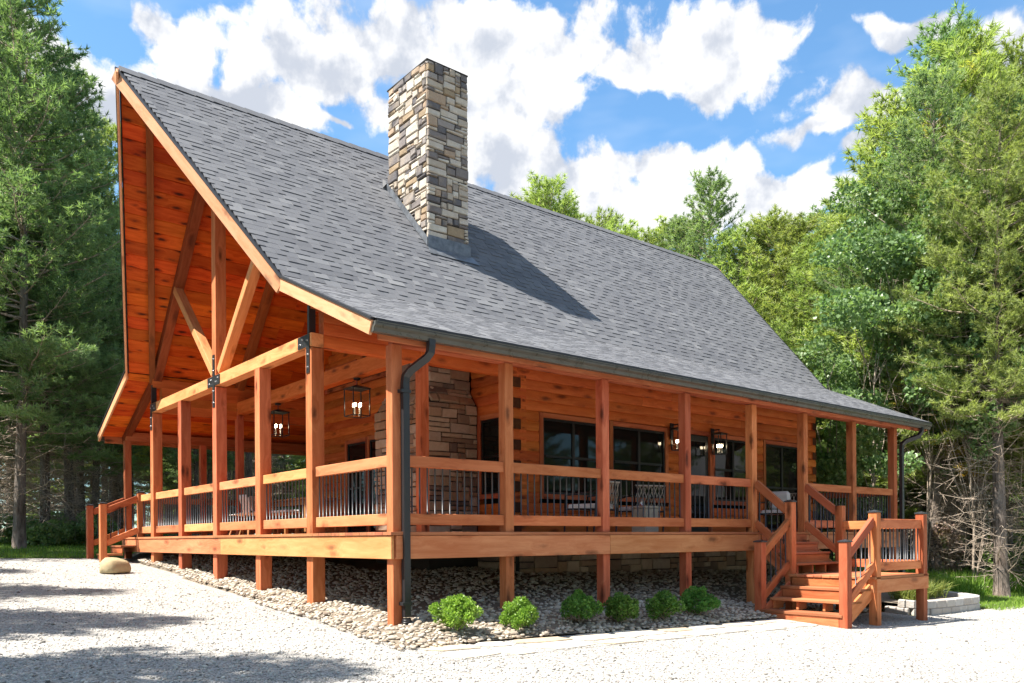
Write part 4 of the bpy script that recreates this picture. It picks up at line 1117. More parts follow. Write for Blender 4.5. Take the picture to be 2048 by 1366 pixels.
# ------------------------------------------------------------------ foliage generators
def unit(a): return a / np.maximum(1e-9, np.linalg.norm(a, axis=-1, keepdims=True))
def needles(P, D, n, L, wd, spread, r):
    """n needles per tuft at P pointing round D -> triangles"""
    k = len(P); P = np.repeat(P, n, 0); D = np.repeat(D, n, 0)
    d = unit(D + spread * r.normal(size=(k * n, 3)))
    ln = L * r.uniform(0.7, 1.15, (k * n, 1)); s = unit(np.cross(d, r.normal(size=(k * n, 3)))) * wd
    b = P + D * r.uniform(-0.04, 0.05, (k * n, 1))
    v = np.stack([b - s, b + s, b + d * ln], 1).reshape(-1, 3)
    return v, np.arange(len(v)).reshape(-1, 3)
def leaves(P, size, r, up=0.35, fold=0.25, aspect=0.55, D=None):
    """folded leaf blades (two triangles each) at P"""
    k = len(P); d = unit(r.normal(size=(k, 3)) + np.array((0, 0, up)) + (0 if D is None else D * 1.2))
    s = unit(np.cross(d, r.normal(size=(k, 3)))); nrm = np.cross(d, s)
    ln = size * r.uniform(0.7, 1.25, (k, 1))
    a = P; t = P + d * ln; m_ = P + d * ln * 0.45
    l_ = m_ - s * ln * aspect + nrm * ln * fold; r_ = m_ + s * ln * aspect + nrm * ln * fold
    v = np.stack([a, l_, t, r_], 1).reshape(-1, 3); i = np.arange(k)[:, None] * 4
    return v, np.concatenate([i + np.array((0, 2, 1)), i + np.array((0, 3, 2))], 0)
class Sticks:
    """many thin tapering 3-sided twigs in one mesh"""
    def __init__(s): s.a = []; s.b = []; s.ra = []; s.rb = []
    def add(s, a, b, ra, rb): s.a.append(a); s.b.append(b); s.ra.append(ra); s.rb.append(rb)
    def mesh(s, seg=3):
        a, b = np.array(s.a), np.array(s.b); ra, rb = np.array(s.ra)[:, None], np.array(s.rb)[:, None]
        d = unit(b - a); u = unit(np.cross(d, np.array((0.31, 0.2, 0.93)))); w_ = np.cross(d, u)
        V = []
        for k in range(seg):
            an = 2 * math.pi * k / seg; o = u * math.cos(an) + w_ * math.sin(an); V += [a + o * ra, b + o * rb]
        V = np.stack(V, 1).reshape(-1, 3); i = np.arange(len(a))[:, None] * (2 * seg); F_ = []
        for k in range(seg):
            k2 = (k + 1) % seg; F_.append(i + np.array((2 * k, 2 * k2, 2 * k2 + 1, 2 * k + 1)))
        return V, np.concatenate(F_, 0)
def trunk_mesh(name, H, r0, seed, seg=10, bend=0.25):
    r = np.random.default_rng(seed); n = 22; pts_ = []; rad = []
    ph = r.uniform(0, 6.28, 2)
    for i in range(n):
        t_ = i / (n - 1); z = H * t_
        pts_.append((bend * math.sin(t_ * 3.1 + ph[0]) * t_, bend * math.sin(t_ * 2.3 + ph[1]) * t_, z - 0.15))
        rad.append(r0 * ((1 - t_) ** 0.85 * 0.96 + 0.03) * (1 + (0.25 if i == 0 else 0.05 if i == 1 else 0)) )
    v, f = tube(pts_, rad, seg); me = mk(name, v, f, 'bark', True)
    return me, np.array(pts_)
def pine(name, seed, H, z0, R, r0, mat, nneed=19, L=0.165, wd=0.0125, dead=1.0, dens=1.0, spars=1.0):
    r = np.random.default_rng(seed)
    tm, axis = trunk_mesh(name + '_trunk', H, r0, seed)
    ctr = lambda z: np.array((np.interp(z, axis[:, 2], axis[:, 0]), np.interp(z, axis[:, 2], axis[:, 1]), z))
    st_ = Sticks(); TP = []; TD = []; TC = []
    z = z0
    while z < H - 0.25:
        t_ = (z - z0) / (H - z0)
        ln0 = R * ((1 - t_) ** 0.75 * (0.6 + 0.4 * min(1, t_ * 3.5)) + 0.10)
        nb = int(r.integers(5, 8)); a0 = r.uniform(0, 6.28)
        for b in range(nb):
            an = a0 + 6.283 * b / nb + r.normal() * 0.25; ln = ln0 * r.uniform(0.6, 1.25); bt = r.normal() * 0.18
            el = -0.12 + 0.75 * t_ + r.normal() * 0.12
            o = np.array((math.cos(an), math.sin(an), 0)); p = ctr(z + r.uniform(-0.12, 0.12)); ns = max(3, int(ln / 0.22)); step = ln / ns
            rad = 0.009 + 0.011 * ln
            for k in range(ns):
                e = el + 0.55 * (k / ns) ** 2; d = unit(o * math.cos(e) + np.array((0, 0, math.sin(e))) + r.normal(size=3) * 0.09)
                q = p + d * step; st_.add(p, q, rad * (1 - k / ns * 0.85), rad * (1 - (k + 1) / ns * 0.85)); sfrac = (k + 1) / ns
                if sfrac > 0.28 or ln < 0.7:
                    sl_ = min(0.85, (0.24 + 0.36 * ln * (1.05 - sfrac)))
                    for sg in (-1, 1):
                        if r.random() > 0.95 * spars: continue
                        sd = unit(d * 0.75 + sg * np.cross(d, (0, 0, 1)) * r.uniform(0.4, 1.0) + np.array((0, 0, r.uniform(0.0, 0.55))))
                        e2 = q + sd * sl_ * r.uniform(0.7, 1.15); st_.add(q, e2, 0.005, 0.0025)
                        m_ = max(1, int(sl_ / 0.135 * dens)); tc = r.normal() * 0.12 + bt
                        for j in range(m_):
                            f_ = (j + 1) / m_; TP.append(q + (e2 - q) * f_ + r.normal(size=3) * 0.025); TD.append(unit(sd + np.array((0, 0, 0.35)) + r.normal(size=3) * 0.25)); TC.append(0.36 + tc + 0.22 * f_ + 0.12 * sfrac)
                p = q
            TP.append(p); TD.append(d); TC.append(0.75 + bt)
        z += r.uniform(0.27, 0.44) / dens
    top = ctr(H - 0.15)
    for j in range(14): TP.append(top + np.array((0, 0, -0.09 * j + 0.3)) + r.normal(size=3) * 0.03); TD.append(unit(np.array((0, 0, 1.0)) + r.normal(size=3) * 0.5)); TC.append(0.6)
    # dead lower branches
    z = 0.7
    while z < z0 + 1.2 and dead > 0:
        for b in range(int(r.integers(3, 6))):
            an = r.uniform(0, 6.283); ln = r.uniform(0.4, 2.0) * dead; p = ctr(z); e = r.uniform(-0.25, 0.45); rad = 0.015 * r.uniform(0.6, 1.2)
            d = np.array((math.cos(an) * math.cos(e), math.sin(an) * math.cos(e), math.sin(e))); ns = 4
            for k in range(ns):
                d = unit(d + r.normal(size=3) * 0.22); q = p + d * ln / ns; st_.add(p, q, rad * (1 - k / ns * 0.8), rad * (1 - (k + 1) / ns * 0.8))
                if r.random() < 0.85:
                    for _ in range(3):
                        e2 = q + unit(d + r.normal(size=3) * 0.8) * r.uniform(0.12, 0.55) * dead; st_.add(q, e2, rad * 0.45, 0.003)
                p = q
        z += r.uniform(0.12, 0.28)
    v, f = needles(np.array(TP), np.array(TD), nneed, L, wd, 0.80, r)
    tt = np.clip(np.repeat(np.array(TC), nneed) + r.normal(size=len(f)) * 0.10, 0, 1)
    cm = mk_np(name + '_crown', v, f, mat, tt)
    sv, sf = st_.mesh(); bm_ = mk_np(name + '_branches', sv, sf, 'deadwood')
    return dict(trunk=tm, branches=bm_, crown=cm, H=H)
PINES = {
    'A': pine('pine_a', 11, 15.5, 3.2, 2.8, 0.135, 'needle', dead=0.9),
    'B': pine('pine_b', 12, 14.0, 3.8, 2.5, 0.14, 'needle', dead=1.0),
    'C': pine('pine_c', 13, 13.0, 2.4, 2.6, 0.16, 'needle_lt', dead=0.7, L=0.18),
    'D': pine('pine_d', 14, 14.5, 3.6, 2.7, 0.17, 'needle_au', dead=1.1, L=0.18),
    'E': pine('pine_e', 15, 14.0, 6.0, 2.2, 0.20, 'needle', dead=1.2),
    'F': pine('pine_f', 16, 12.5, 1.4, 2.5, 0.15, 'needle_lt', dead=0.5, L=0.175),
    'G': pine('pine_g', 17, 14.5, 5.2, 2.9, 0.20, 'needle_lt', dead=1.0, L=0.18)}
def at(u, d):
    P = CAM + AX * d + RX * ((u - 1024) / FPX * d); return P.x, P.y
def plant_pine(kind, x, y, H, rot, label, group=None, name='pine_tree', wide=1.0):
    p_ = PINES[kind]; k = H / p_['H']; z = gz(x, y) - 0.05
    root = empty(name, (x, y, z), label=label, cat='tree', group=group)
    mw = Matrix.Translation((x, y, z)) @ Matrix.Rotation(rot, 4, 'Z') @ Matrix.Diagonal((k * wide, k * wide, k, 1))
    for nm in ('trunk', 'branches', 'crown'): obj(nm, p_[nm], root, mw)
    return root
R_ = random.Random(21)
near = [  # kind, photo column, depth, height, rotation, label, width
    ('A', 38, 20.5, 14.6, 0.4, 'tall pine with a bare grey lower trunk at the left edge of the lawn', 1.15),
    ('B', 140, 25.0, 14.2, 2.0, 'dark pine left of the gable, its stepped top against the clouds', 1.1),
    ('C', 228, 34.0, 17.0, 1.0, 'light green pine showing just beside the roof peak', 1.1),
    ('A', -70, 23.0, 17.5, 3.3, 'large pine half cut off by the left picture edge', 1.2),
    ('A', 90, 22.5, 12.4, 5.1, 'full dark pine between the grey trunk and the gable', 1.3),
    ('B', -15, 26.0, 17.0, 1.9, 'dense pine filling the upper left corner', 1.4),
    ('A', 190, 28.0, 11.5, 0.8, 'shorter dark pine tucked beside the left rake of the roof', 1.4),
    ('C', 1105, 33.0, 15.0, 0.3, 'rounded bright pine top rising behind the middle of the ridge', 1.2),
    ('F', 1205, 35.0, 14.6, 2.2, 'feathery light pine top behind the ridge right of the chimney', 1.1),
    ('B', 1425, 31.0, 14.3, 1.4, 'pine with an open top above the far end of the ridge', 1.1),
    ('F', 1570, 29.0, 12.6, 4.0, 'light pine with thin bare top twigs right of the roof end', 1.25),
    ('C', 1490, 33.0, 12.3, 5.0, 'lower light green pine between the two pines past the roof end', 1.2),
    ('C', 1655, 27.0, 10.9, 0.9, 'bushy pale pine hanging over the far roof corner', 1.3),
    ('B', 1862, 26.0, 17.2, 2.6, 'tallest pine right of the roof, its thin tip against blue sky', 1.25),
    ('A', 1775, 25.0, 12.6, 4.4, 'grey green pine with a ragged edge beside the right clouds', 1.2),
    ('D', 1955, 23.0, 14.8, 1.1, 'pine with yellow and orange needles at the right edge', 1.25),
    ('D', 2075, 21.5, 12.9, 5.2, 'yellowing pine cut off by the right picture edge', 1.2),
    ('F', 1290, 34.0, 13.4, 1.0, 'thin feathery pine top just above the ridge, right of two others', 1.1),
    ('C', 1820, 25.5, 14.9, 0.7, 'full light green pine in front of the tallest right one', 1.35),
    ('C', 1925, 25.0, 16.2, 2.9, 'full bright pine between the tallest pine and the yellowing pine', 1.35),
    ('F', 1735, 26.0, 10.8, 3.9, 'low pale pine over the porch end of the far roof slope', 1.35),
    ('D', 2010, 24.5, 16.0, 0.6, 'tall yellow tinged pine behind the bare trunk at the right', 1.3),
    ('G', 2003, 19.8, 12.4, 0.2, 'pine with a straight bare trunk and grey dead twigs beside the planter', 1.0),
    ('E', 1868, 22.6, 14.0, 3.0, 'twin trunked looking pine with pale bark behind the plum shrub', 1.0),
    ('E', 1905, 24.0, 14.0, 4.1, 'slim pine with dead lower branches behind the plum shrub', 1.0)]
for kd, u, d, H, rt, lb, wdn in near:
    x, y = at(u, d); plant_pine(kd, x, y, H, rt, lb, wide=wdn)
for i, (u, d, vt, kd, lb) in enumerate(((1070, 34, 395, 'C', 'bright pine crown peeping over the ridge just right of the chimney'), (1150, 36, 425, 'C', 'rounded pine crown over the ridge, second from the chimney'), (1240, 33, 440, 'F', 'low feathery crown over the middle of the ridge'), (1340, 35, 455, 'C', 'pale crown above the ridge before its far end'),
        (1385, 33, 440, 'A', 'dark crown at the far third of the ridge'), (1465, 30, 470, 'F', 'full pine crown right above the far roof peak'), (1525, 31, 440, 'A', 'grey green pine crown just past the far roof peak'), (1600, 29, 455, 'C', 'wide light crown beyond the far roof slope'), (1640, 31, 425, 'B', 'dark pine crown behind the wide light crown'), (1690, 28, 430, 'C', 'light pine crown where the woods start to climb'))):
    x, y = at(u, d); H = (1077 - vt) / FPX * d + CAM.z - gplane(x, y)
    plant_pine(kd, x, y, H, i * 1.3, lb, wide=1.45)
LW, RW, BW, SW = ('one of many dark pines crowding the woods left of the cabin', 'one of many pines with dead twigs in the woods right of the cabin', 'one of many pines in the woods behind the cabin', 'pine standing beside the drive whose crown dapples the gravel with shade')
for i in range(34):
    u = R_.uniform(-230, 560); d = R_.uniform(25.5, 46)
    if u > 250: d += 4
    x, y = at(u, d)
    if y < 16.5: continue
    plant_pine(R_.choice('ABEEB'), x, y, R_.uniform(10.5, 13.0) * (d / 28) ** 0.45 * (0.86 if 180 < u < 420 else 1), R_.uniform(0, 6), LW, 'pines in the left woods')
for i in range(14):
    u = R_.uniform(560, 1350); d = R_.uniform(33, 48); x, y = at(u, d)
    plant_pine(R_.choice('ABCE'), x, y, R_.uniform(8.5, 10.5), R_.uniform(0, 6), BW, 'pines behind the cabin')
for i in range(40):
    u = R_.uniform(1480, 2330); d = R_.uniform(24, 42); x, y = at(u, d)
    if x < 17 or (u > 1830 and d < 28.5): continue
    plant_pine(R_.choice('AECEFB'), x, y, R_.uniform(9.0, 11.5) * (1.0 if u > 1700 else 0.85) * (d / 28) ** 0.5, R_.uniform(0, 6), RW, 'pines in the right woods')
for i in range(46):
    u = R_.uniform(-300, 760) if i % 2 else R_.uniform(1380, 2350); d = R_.uniform(46, 72); x, y = at(u, d)
    plant_pine(R_.choice('FCFB'), x, y, R_.uniform(10, 12.5) if u < 1000 else R_.uniform(10, 13), R_.uniform(0, 6), LW if u < 1000 else RW, 'pines in the left woods' if u < 1000 else 'pines in the right woods', wide=1.5)
for x, y, H, kd in ((-8.9, 7.2, 11.0, 'B'), (-8.3, 4.0, 10.5, 'A'), (-8.6, 0.6, 11.0, 'E'), (-8.9, -2.6, 10.5, 'E'), (-11.0, 11.5, 13.5, 'A'), (-7.5, 15.5, 14.5, 'B'), (-12.5, -5.0, 13, 'A'), (-6.0, 19.5, 15, 'A')):
    plant_pine(kd, x, y, H, R_.uniform(0, 6), SW, 'pines beside the drive')

for i in range(22):
    x = -34 + i * 4.6 + R_.uniform(-1.5, 1.5); y = -27 - R_.uniform(0, 6) + (max(0, x - 8) * 0.2)
    plant_pine(R_.choice('ABC'), x, y, R_.uniform(13, 16), R_.uniform(0, 6), 'pine on the far side of the drive, mirrored in the porch windows', 'pines across the drive', wide=1.3)

# broadleaf plants -----------------------------------------------------------
def clump_points(n, blobs, r, shell=0.55):
    w_ = np.array([b[3] * b[4] * b[5] for b in blobs]) ** 0.7; idx = r.choice(len(blobs), n, p=w_ / w_.sum()); B = np.array(blobs)[idx]
    d = unit(r.normal(size=(n, 3))); q = (shell + (1 - shell) * r.random((n, 1)) ** 0.6)
    return B[:, :3] + d * B[:, 3:] * q, d
def bush(name, seed, blobs, n, size, mat, **kw):
    r = np.random.default_rng(seed); P, D = clump_points(n, blobs, r); v, f = leaves(P, size, r, D=D, **kw)
    tt = r.random(len(P)); return mk_np(name, v, f, mat, np.concatenate([tt, tt]))
def stems(name, seed, base, tops, r0, mat='deadwood'):
    st_ = Sticks(); r = np.random.default_rng(seed); base = np.array(base, float); tops = [np.array(q, float) for q in tops]
    zt = max(q[2] for q in tops); spine = [base]; n_ = 7
    mx = np.mean(tops, 0)
    for k in range(n_):
        f_ = (k + 1) / n_; spine.append(base + np.array((mx[0] * f_, mx[1] * f_, (zt - base[2]) * f_)) + r.normal(size=3) * np.array((1, 1, 0)) * 0.03 * zt * f_)
        st_.add(spine[-2], spine[-1], r0 * (1 - 0.8 * k / n_), r0 * (1 - 0.8 * (k + 1) / n_))
    for tp in tops:
        k = int(np.clip((tp[2] / max(zt, 0.01)) * n_ - 2, 0, n_)); p = spine[k]; a_ = p.copy()
        for j in range(3):
            q = a_ + (tp - a_) * ((j + 1) / 3) + (r.normal(size=3) * 0.05 * zt * 0.3 if j < 2 else 0); st_.add(p, q, r0 * 0.4 * (1 - j * 0.28), r0 * 0.4 * (1 - (j + 1) * 0.28) + 0.001); p = q
    v, f = st_.mesh(5); return mk_np(name, v, f, mat)
def shrub(name, x, y, label, cat, blobs, n, size, mat, seed, group=None, r0=0.02, z=None, **kw):
    z = gz(x, y) if z is None else z
    root = empty(name, (x, y, z), label=label, cat=cat, group=group); mw = Matrix.Translation((x, y, z))
    obj('foliage', bush(name + '_foliage', seed, blobs, n, size, mat, **kw), root, mw)
    obj('stem', stems(name + '_stem', seed, (0, 0, -0.05), [b[:3] for b in blobs], r0), root, mw)
    return root
rb = np.random.default_rng(77)
def box_blobs(rad, h, seed):
    r = np.random.default_rng(seed); B = [(r.normal() * 0.02, r.normal() * 0.02, h * 0.47, rad * 0.66, rad * 0.66, h * 0.36)]
    for i in range(30):
        a_ = r.uniform(0, 6.28); e = r.uniform(-0.45, 1.45); q = r.uniform(0.62, 0.98); k = r.uniform(0.13, 0.26)
        B.append((math.cos(a_) * math.cos(e) * rad * q, math.sin(a_) * math.cos(e) * rad * q, h * 0.47 + math.sin(e) * h * 0.46 * q, rad * k, rad * k, rad * k * r.uniform(0.9, 1.5)))
    return B
BX = [(0.43, -0.67, 0.285, 0.40, 'boxlt', 'bright green boxwood nearest the corner downspout'), (1.37, -0.74, 0.25, 0.37, 'boxlt', 'second bright green boxwood from the corner downspout'), (2.46, -0.66, 0.25, 0.40, 'box', 'third boxwood from the downspout, darker green'),
      (3.09, -0.78, 0.235, 0.38, 'box', 'dark green boxwood just right of a porch post, fourth in the row'), (3.95, -0.80, 0.26, 0.40, 'box', 'fifth boxwood from the downspout, dark and rounded'), (4.85, -0.72, 0.28, 0.42, 'box', 'boxwood nearest the front stairs, last in the row')]
for i, (x, y, rad, h, mt, lb) in enumerate(BX):
    shrub('boxwood_shrub', x, y, lb, 'shrub', box_blobs(rad, h, 200 + i), 4600, 0.033, mt, 210 + i, 'boxwoods along the stone bed', r0=0.012, z=gz(x, y) + 0.02, aspect=0.36, fold=0.12, up=0.5)
def leafy(u, d, zc, blobs, n, size, label, mat='leaf', seed=1, name='young_broadleaf_tree', cat='tree', r0=0.035, **kw):
    x, y = at(u, d); shrub(name, x, y, label, cat, blobs, n, size, mat, seed, r0=r0, **kw)
rr = np.random.default_rng(5)
def cloudb(n, cx, cz, rx, rz, s, seed):
    r = np.random.default_rng(seed); return [(r.normal() * rx * 0.5, r.normal() * rx * 0.5, cz + r.normal() * rz * 0.5, s * r.uniform(.6, 1.2), s * r.uniform(.6, 1.2), s * r.uniform(.45, .9)) for _ in range(n)]
leafy(1672, 21.0, 0, cloudb(20, 0, 3.6, 1.5, 2.6, 0.5, 31), 7000, 0.095, 'light green young tree seen through the far porch bay', seed=31)
leafy(1735, 22.5, 0, cloudb(26, 0, 6.2, 2.6, 3.6, 0.62, 32), 9000, 0.105, 'broadleaf tree with glossy leaves over the far roof corner', seed=32)
leafy(1850, 22.0, 0, cloudb(24, 0, 7.6, 2.4, 3.2, 0.6, 33), 8000, 0.105, 'leafy vine covered tree in the middle of the right woods', seed=33)
leafy(1945, 20.6, 0, cloudb(26, 0, 6.0, 1.5, 4.4, 0.46, 34), 8000, 0.095, 'column of round vine leaves left of the bare pine trunk', seed=34, name='climbing_vine', cat='vine')
leafy(1620, 27.0, 0, cloudb(24, 0, 5.0, 3.2, 3.0, 0.7, 35), 8000, 0.11, 'pale broadleaf tree just past the far roof edge', seed=35)
leafy(2060, 20.5, 0, cloudb(14, 0, 5.2, 1.6, 2.0, 0.5, 36), 4500, 0.10, 'leafy bough hanging in at the right picture edge', seed=36)
leafy(1888, 22.6, 0, [(0.1, 0, 1.2, .5, .5, .55), (-.35, .1, .8, .4, .4, .4), (.45, -.1, .8, .45, .4, .4), (.2, .1, 1.65, .35, .35, .35), (-.2, 0, 1.4, .3, .3, .4), (.6, 0, 1.25, .3, .3, .3)], 3000, 0.07, 'plum and green leaved shrub behind the landing railing', 'smoke', 37, 'plum_shrub', 'shrub', 0.02)
leafy(1985, 25.0, 0, cloudb(12, 0, 0.7, 1.2, 0.6, 0.4, 38), 3500, 0.09, 'green thicket at the foot of the bare pine trunk', mat='leaf_lt', seed=38, name='thicket', cat='shrub', r0=0.012)
leafy(1915, 24.5, 0, cloudb(12, 0, 0.45, 2.0, 0.4, 0.36, 39), 3200, 0.085, 'low leafy thicket behind the block planter', mat='leaf_lt', seed=39, name='thicket', cat='shrub', r0=0.012)
leafy(2070, 23.5, 0, cloudb(10, 0, 0.6, 0.9, 0.5, 0.38, 40), 3000, 0.09, 'leafy thicket at the right edge of the grass', mat='leaf_lt', seed=40, name='thicket', cat='shrub', r0=0.012)
leafy(60, 22.5, 0, cloudb(16, 0, 0.45, 2.0, 0.4, 0.38, 41), 4200, 0.08, 'shaded weeds round the grey pine trunk on the left', seed=41, name='thicket', cat='shrub', r0=0.01)
leafy(150, 23.5, 0, cloudb(14, 0, 0.4, 2.0, 0.35, 0.36, 42), 3600, 0.08, 'low weeds between the left pines and the side stairs', seed=42, name='thicket', cat='shrub', r0=0.01)
# grass -----------------------------------------------------------------------
def blades(name, n, gen, h, wd, mat, seed, label, cat='grass', lean=0.35, parent=None, curl=0.0):
    r = np.random.default_rng(seed); xy = gen(n, r); k = len(xy)
    z = np.array([gz(a_, b_) for a_, b_ in xy]); P = np.column_stack([xy, z])
    d = unit(np.column_stack([r.normal(size=(k, 2)) * lean, np.ones(k)])); s_ = unit(np.cross(d, r.normal(size=(k, 3)))) * wd; ln = h * r.uniform(0.5, 1.3, (k, 1))
    tip = P + d * ln + np.column_stack([d[:, :2] * curl, -np.full(k, abs(curl) * 0.3)])
    mid = P + d * ln * 0.6
    v = np.stack([P - s_, P + s_, mid + s_ * 0.7, mid - s_ * 0.7, tip], 1).reshape(-1, 3); i = np.arange(k)[:, None] * 5
    f = np.concatenate([i + np.array((0, 1, 2)), i + np.array((0, 2, 3)), i + np.array((3, 2, 4))], 0); tt = r.random(k)
    me = mk_np(name, v, f, mat, np.concatenate([tt] * 3))
    return me
rect = lambda x0, x1, y0, y1: (lambda n, r: np.column_stack([r.uniform(x0, x1, n), r.uniform(y0, y1, n)]))
obj('grass', blades('grass', 26000, rect(-9, 1.5, 12.0, 20), 0.075, 0.006, 'grass', 51, ''), label='short shaded grass on the strip left of the side stairs', cat='grass', kind='stuff')
obj('grass', blades('grass', 22000, rect(12.6, 21, -2.05, 3.4), 0.07, 0.006, 'grass', 52, ''), label='sunny short grass round the foot of the bare pine', cat='grass', kind='stuff')
obj('tall_grass', blades('tall_grass', 36000, lambda n, r: (lambda q: q[(q[:, 1] > -0.25 + 0.25 * np.sin(q[:, 0] * 1.9)) & (q[:, 0] > 13.5)])(rect(13.5, 26, -0.6, 4.2)(n, r)), 0.46, 0.011, 'grass', 53, '', lean=0.45), label='tall bright weeds and grass before the right woods', cat='grass', kind='stuff')

# block planter ---------------------------------------------------------------
pl_ = empty('block_planter', (11.6, -1.4, -1.45), label='low curved planter of pale concrete blocks past the front stairs', cat='planter')
cv = [(9.66, -1.2), (9.72, -1.74), (10.4, -1.76), (11.3, -1.72), (12.4, -1.64), (12.80, -1.48), (12.95, -1.1), (13.05, -0.4), (13.1, 0.4)]
def along(P_, s_):
    for (a_, b_) in zip(P_, P_[1:]):
        l_ = math.hypot(b_[0] - a_[0], b_[1] - a_[1])
        if s_ <= l_: return Vector((a_[0] + (b_[0] - a_[0]) * s_ / l_, a_[1] + (b_[1] - a_[1]) * s_ / l_, 0))
        s_ -= l_
    return Vector((*P_[-1], 0))
for row in range(2):
    s_ = 0.0 + 0.21 * row
    while s_ < 5.4:
        a_, b_ = along(cv, s_ + 0.006), along(cv, s_ + 0.41); zb = gplane(a_.x, a_.y) - 0.03 + row * 0.142
        a_.z = zb + 0.07; b_.z = gplane(b_.x, b_.y) - 0.03 + row * 0.142 + 0.07
        o_ = bar('block', a_, b_, 0.20, 0.139, 'retain', pl_, bev=0.012); s_ += 0.42
gv_ = lambda cx, cy, rad: (lambda n, r: np.column_stack([cx + r.normal(size=n) * rad * 0.4, cy + r.normal(size=n) * rad * 0.4]))
sv = [(x, y, gplane(x, y) + 0.17) for x, y in cv] + [(x, 0.8, gplane(x, 0.8) + 0.20) for x in (13.0, 11.5, 9.66)]
obj('soil', mk('soil', sv, [tuple(range(len(sv)))], 'soil'), pl_)
for i, (x, y, lb) in enumerate(((10.6, -1.15, 'ornamental grass tuft in the planter nearest the landing'), (11.35, -1.05, 'arching grass tuft in the middle of the block planter'), (12.1, -0.9, 'grass tuft at the curved end of the block planter'))):
    me = blades('ornamental_grass', 700, gv_(0, 0, 0.25), 0.36, 0.008, 'grass_dry', 61 + i, '', lean=0.45, curl=0.12)
    co_ = np.empty(len(me.vertices) * 3, np.float32); me.vertices.foreach_get('co', co_); co_ = co_.reshape(-1, 3); co_[:, 2] -= gz(0, 0); me.vertices.foreach_set('co', co_.ravel()); me.update()
    obj('ornamental_grass', me, None, Matrix.Translation((x, y, gplane(x, y) + 0.20)), label=lb, cat='plant', group='grass tufts in the planter')

# boulder -----------------------------------------------------------------------
bv = lump(I2, 0.22, 901); bv = np.sign(bv) * np.abs(bv) ** 0.72; bv = bv * np.array((0.26, 0.20, 0.215)); bv[:, 2] = np.maximum(bv[:, 2], -0.12)
bx_, by_ = -1.06, 8.22
obj('boulder', mk('boulder', bv, I2[1], 'boulder', True), None, Matrix.Translation((bx_, by_, gz(bx_, by_) + 0.13)) @ Matrix.Rotation(0.5, 4, 'Z'), label='tan boulder on the gravel by the side stairs', cat='boulder')

# ------------------------------------------------------------------ lanterns
def lantern(loc, s, h, label, hang=None, wall=False, group=None):
    x, y, z = loc                                                  # centre of the body
    ln = empty('hanging_lantern' if hang else 'wall_lantern', (x, y, z + h / 2), label=label, cat='lantern', group=group)
    for sx_ in (-1, 1):
        for sy_ in (-1, 1):
            blk('corner_bar', (x + sx_ * s - 0.008, y + sy_ * s - 0.008, z - h / 2), (x + sx_ * s + 0.008, y + sy_ * s + 0.008, z + h / 2), 'black', ln, 0)
    for zz in (z - h / 2 - 0.012, z + h / 2): blk('frame_plate', (x - s - 0.015, y - s - 0.015, zz), (x + s + 0.015, y + s + 0.015, zz + 0.014), 'black', ln, 0.002) if zz > z else [blk('frame_rail', p, q, 'black', ln, 0) for p, q in (((x - s, y - s - .009, zz), (x + s, y - s + .009, zz + .014)), ((x - s, y + s - .009, zz), (x + s, y + s + .009, zz + .014)), ((x - s - .009, y - s, zz + .001), (x - s + .009, y + s, zz + .013)), ((x + s - .009, y - s, zz + .001), (x + s + .009, y + s, zz + .013)))]
    v = [(x - s - 0.03, y - s - 0.03, z + h / 2 + 0.015), (x + s + 0.03, y - s - 0.03, z + h / 2 + 0.015), (x + s + 0.03, y + s + 0.03, z + h / 2 + 0.015), (x - s - 0.03, y + s + 0.03, z + h / 2 + 0.015), (x, y, z + h / 2 + 0.015 + s * 0.45)]
    obj('hood', mk('hood', v, [(3, 2, 1, 0), (0, 1, 4), (1, 2, 4), (2, 3, 4), (3, 0, 4)], 'black'), ln)
    for (a_, b_) in (((x - s, y - s), (x + s, y - s)), ((x + s, y - s), (x + s, y + s)), ((x + s, y + s), (x - s, y + s)), ((x - s, y + s), (x - s, y - s))):
        obj('glass_pane', mk('glass_pane', [(*a_, z - h / 2 + 0.004), (*b_, z - h / 2 + 0.004), (*b_, z + h / 2 - 0.004), (*a_, z + h / 2 - 0.004)], [(0, 1, 2, 3)], 'lglass'), ln)
    for k in range(4):
        an = k * math.pi / 2 + 0.5; cx_, cy_ = x + math.cos(an) * s * 0.42, y + math.sin(an) * s * 0.42
        cyl('candle', (cx_, cy_, z - h / 2), (cx_, cy_, z - h * 0.16), 0.011, 'white', ln, 6)
        cyl('bulb', (cx_, cy_, z - h * 0.155), (cx_, cy_, z - h * 0.02), 0.016, 'bulb', ln, 8)
    if hang is not None:
        cyl('chain', (x, y, z + h / 2 + s * 0.4), (x, y, hang), 0.008, 'black', ln, 6); cyl('canopy', (x, y, hang - 0.03), (x, y, hang), 0.06, 'black', ln, 12)
    else:
        blk('back_plate', (x - 0.05, WY - 0.03, z + 0.02), (x + 0.05, WY - 0.004, z + h / 2 + 0.14), 'black', ln, 0.003); blk('arm', (x - 0.012, y, z + h / 2 + 0.09), (x + 0.012, WY - 0.031, z + h / 2 + 0.115), 'black', ln, 0)
        cyl('hanger', (x, y + 0.02, z + h / 2 + 0.03), (x, y + 0.02, z + h / 2 + 0.088), 0.009, 'black', ln, 6)
lantern((1.90, 4.32, 2.30), 0.16, 0.46, 'square glass lantern with lit bulbs hanging near the stone chimney', hang=2.728)
lantern((1.90, 7.65, 2.30), 0.16, 0.46, 'square lit lantern hanging deeper in the gable porch', hang=2.728)
lantern((7.70, 1.95, 1.84), 0.10, 0.40, 'lit wall lantern left of the front door', group='wall lanterns by the door')
lantern((9.01, 1.95, 1.84), 0.10, 0.40, 'lit wall lantern right of the front door', group='wall lanterns by the door')

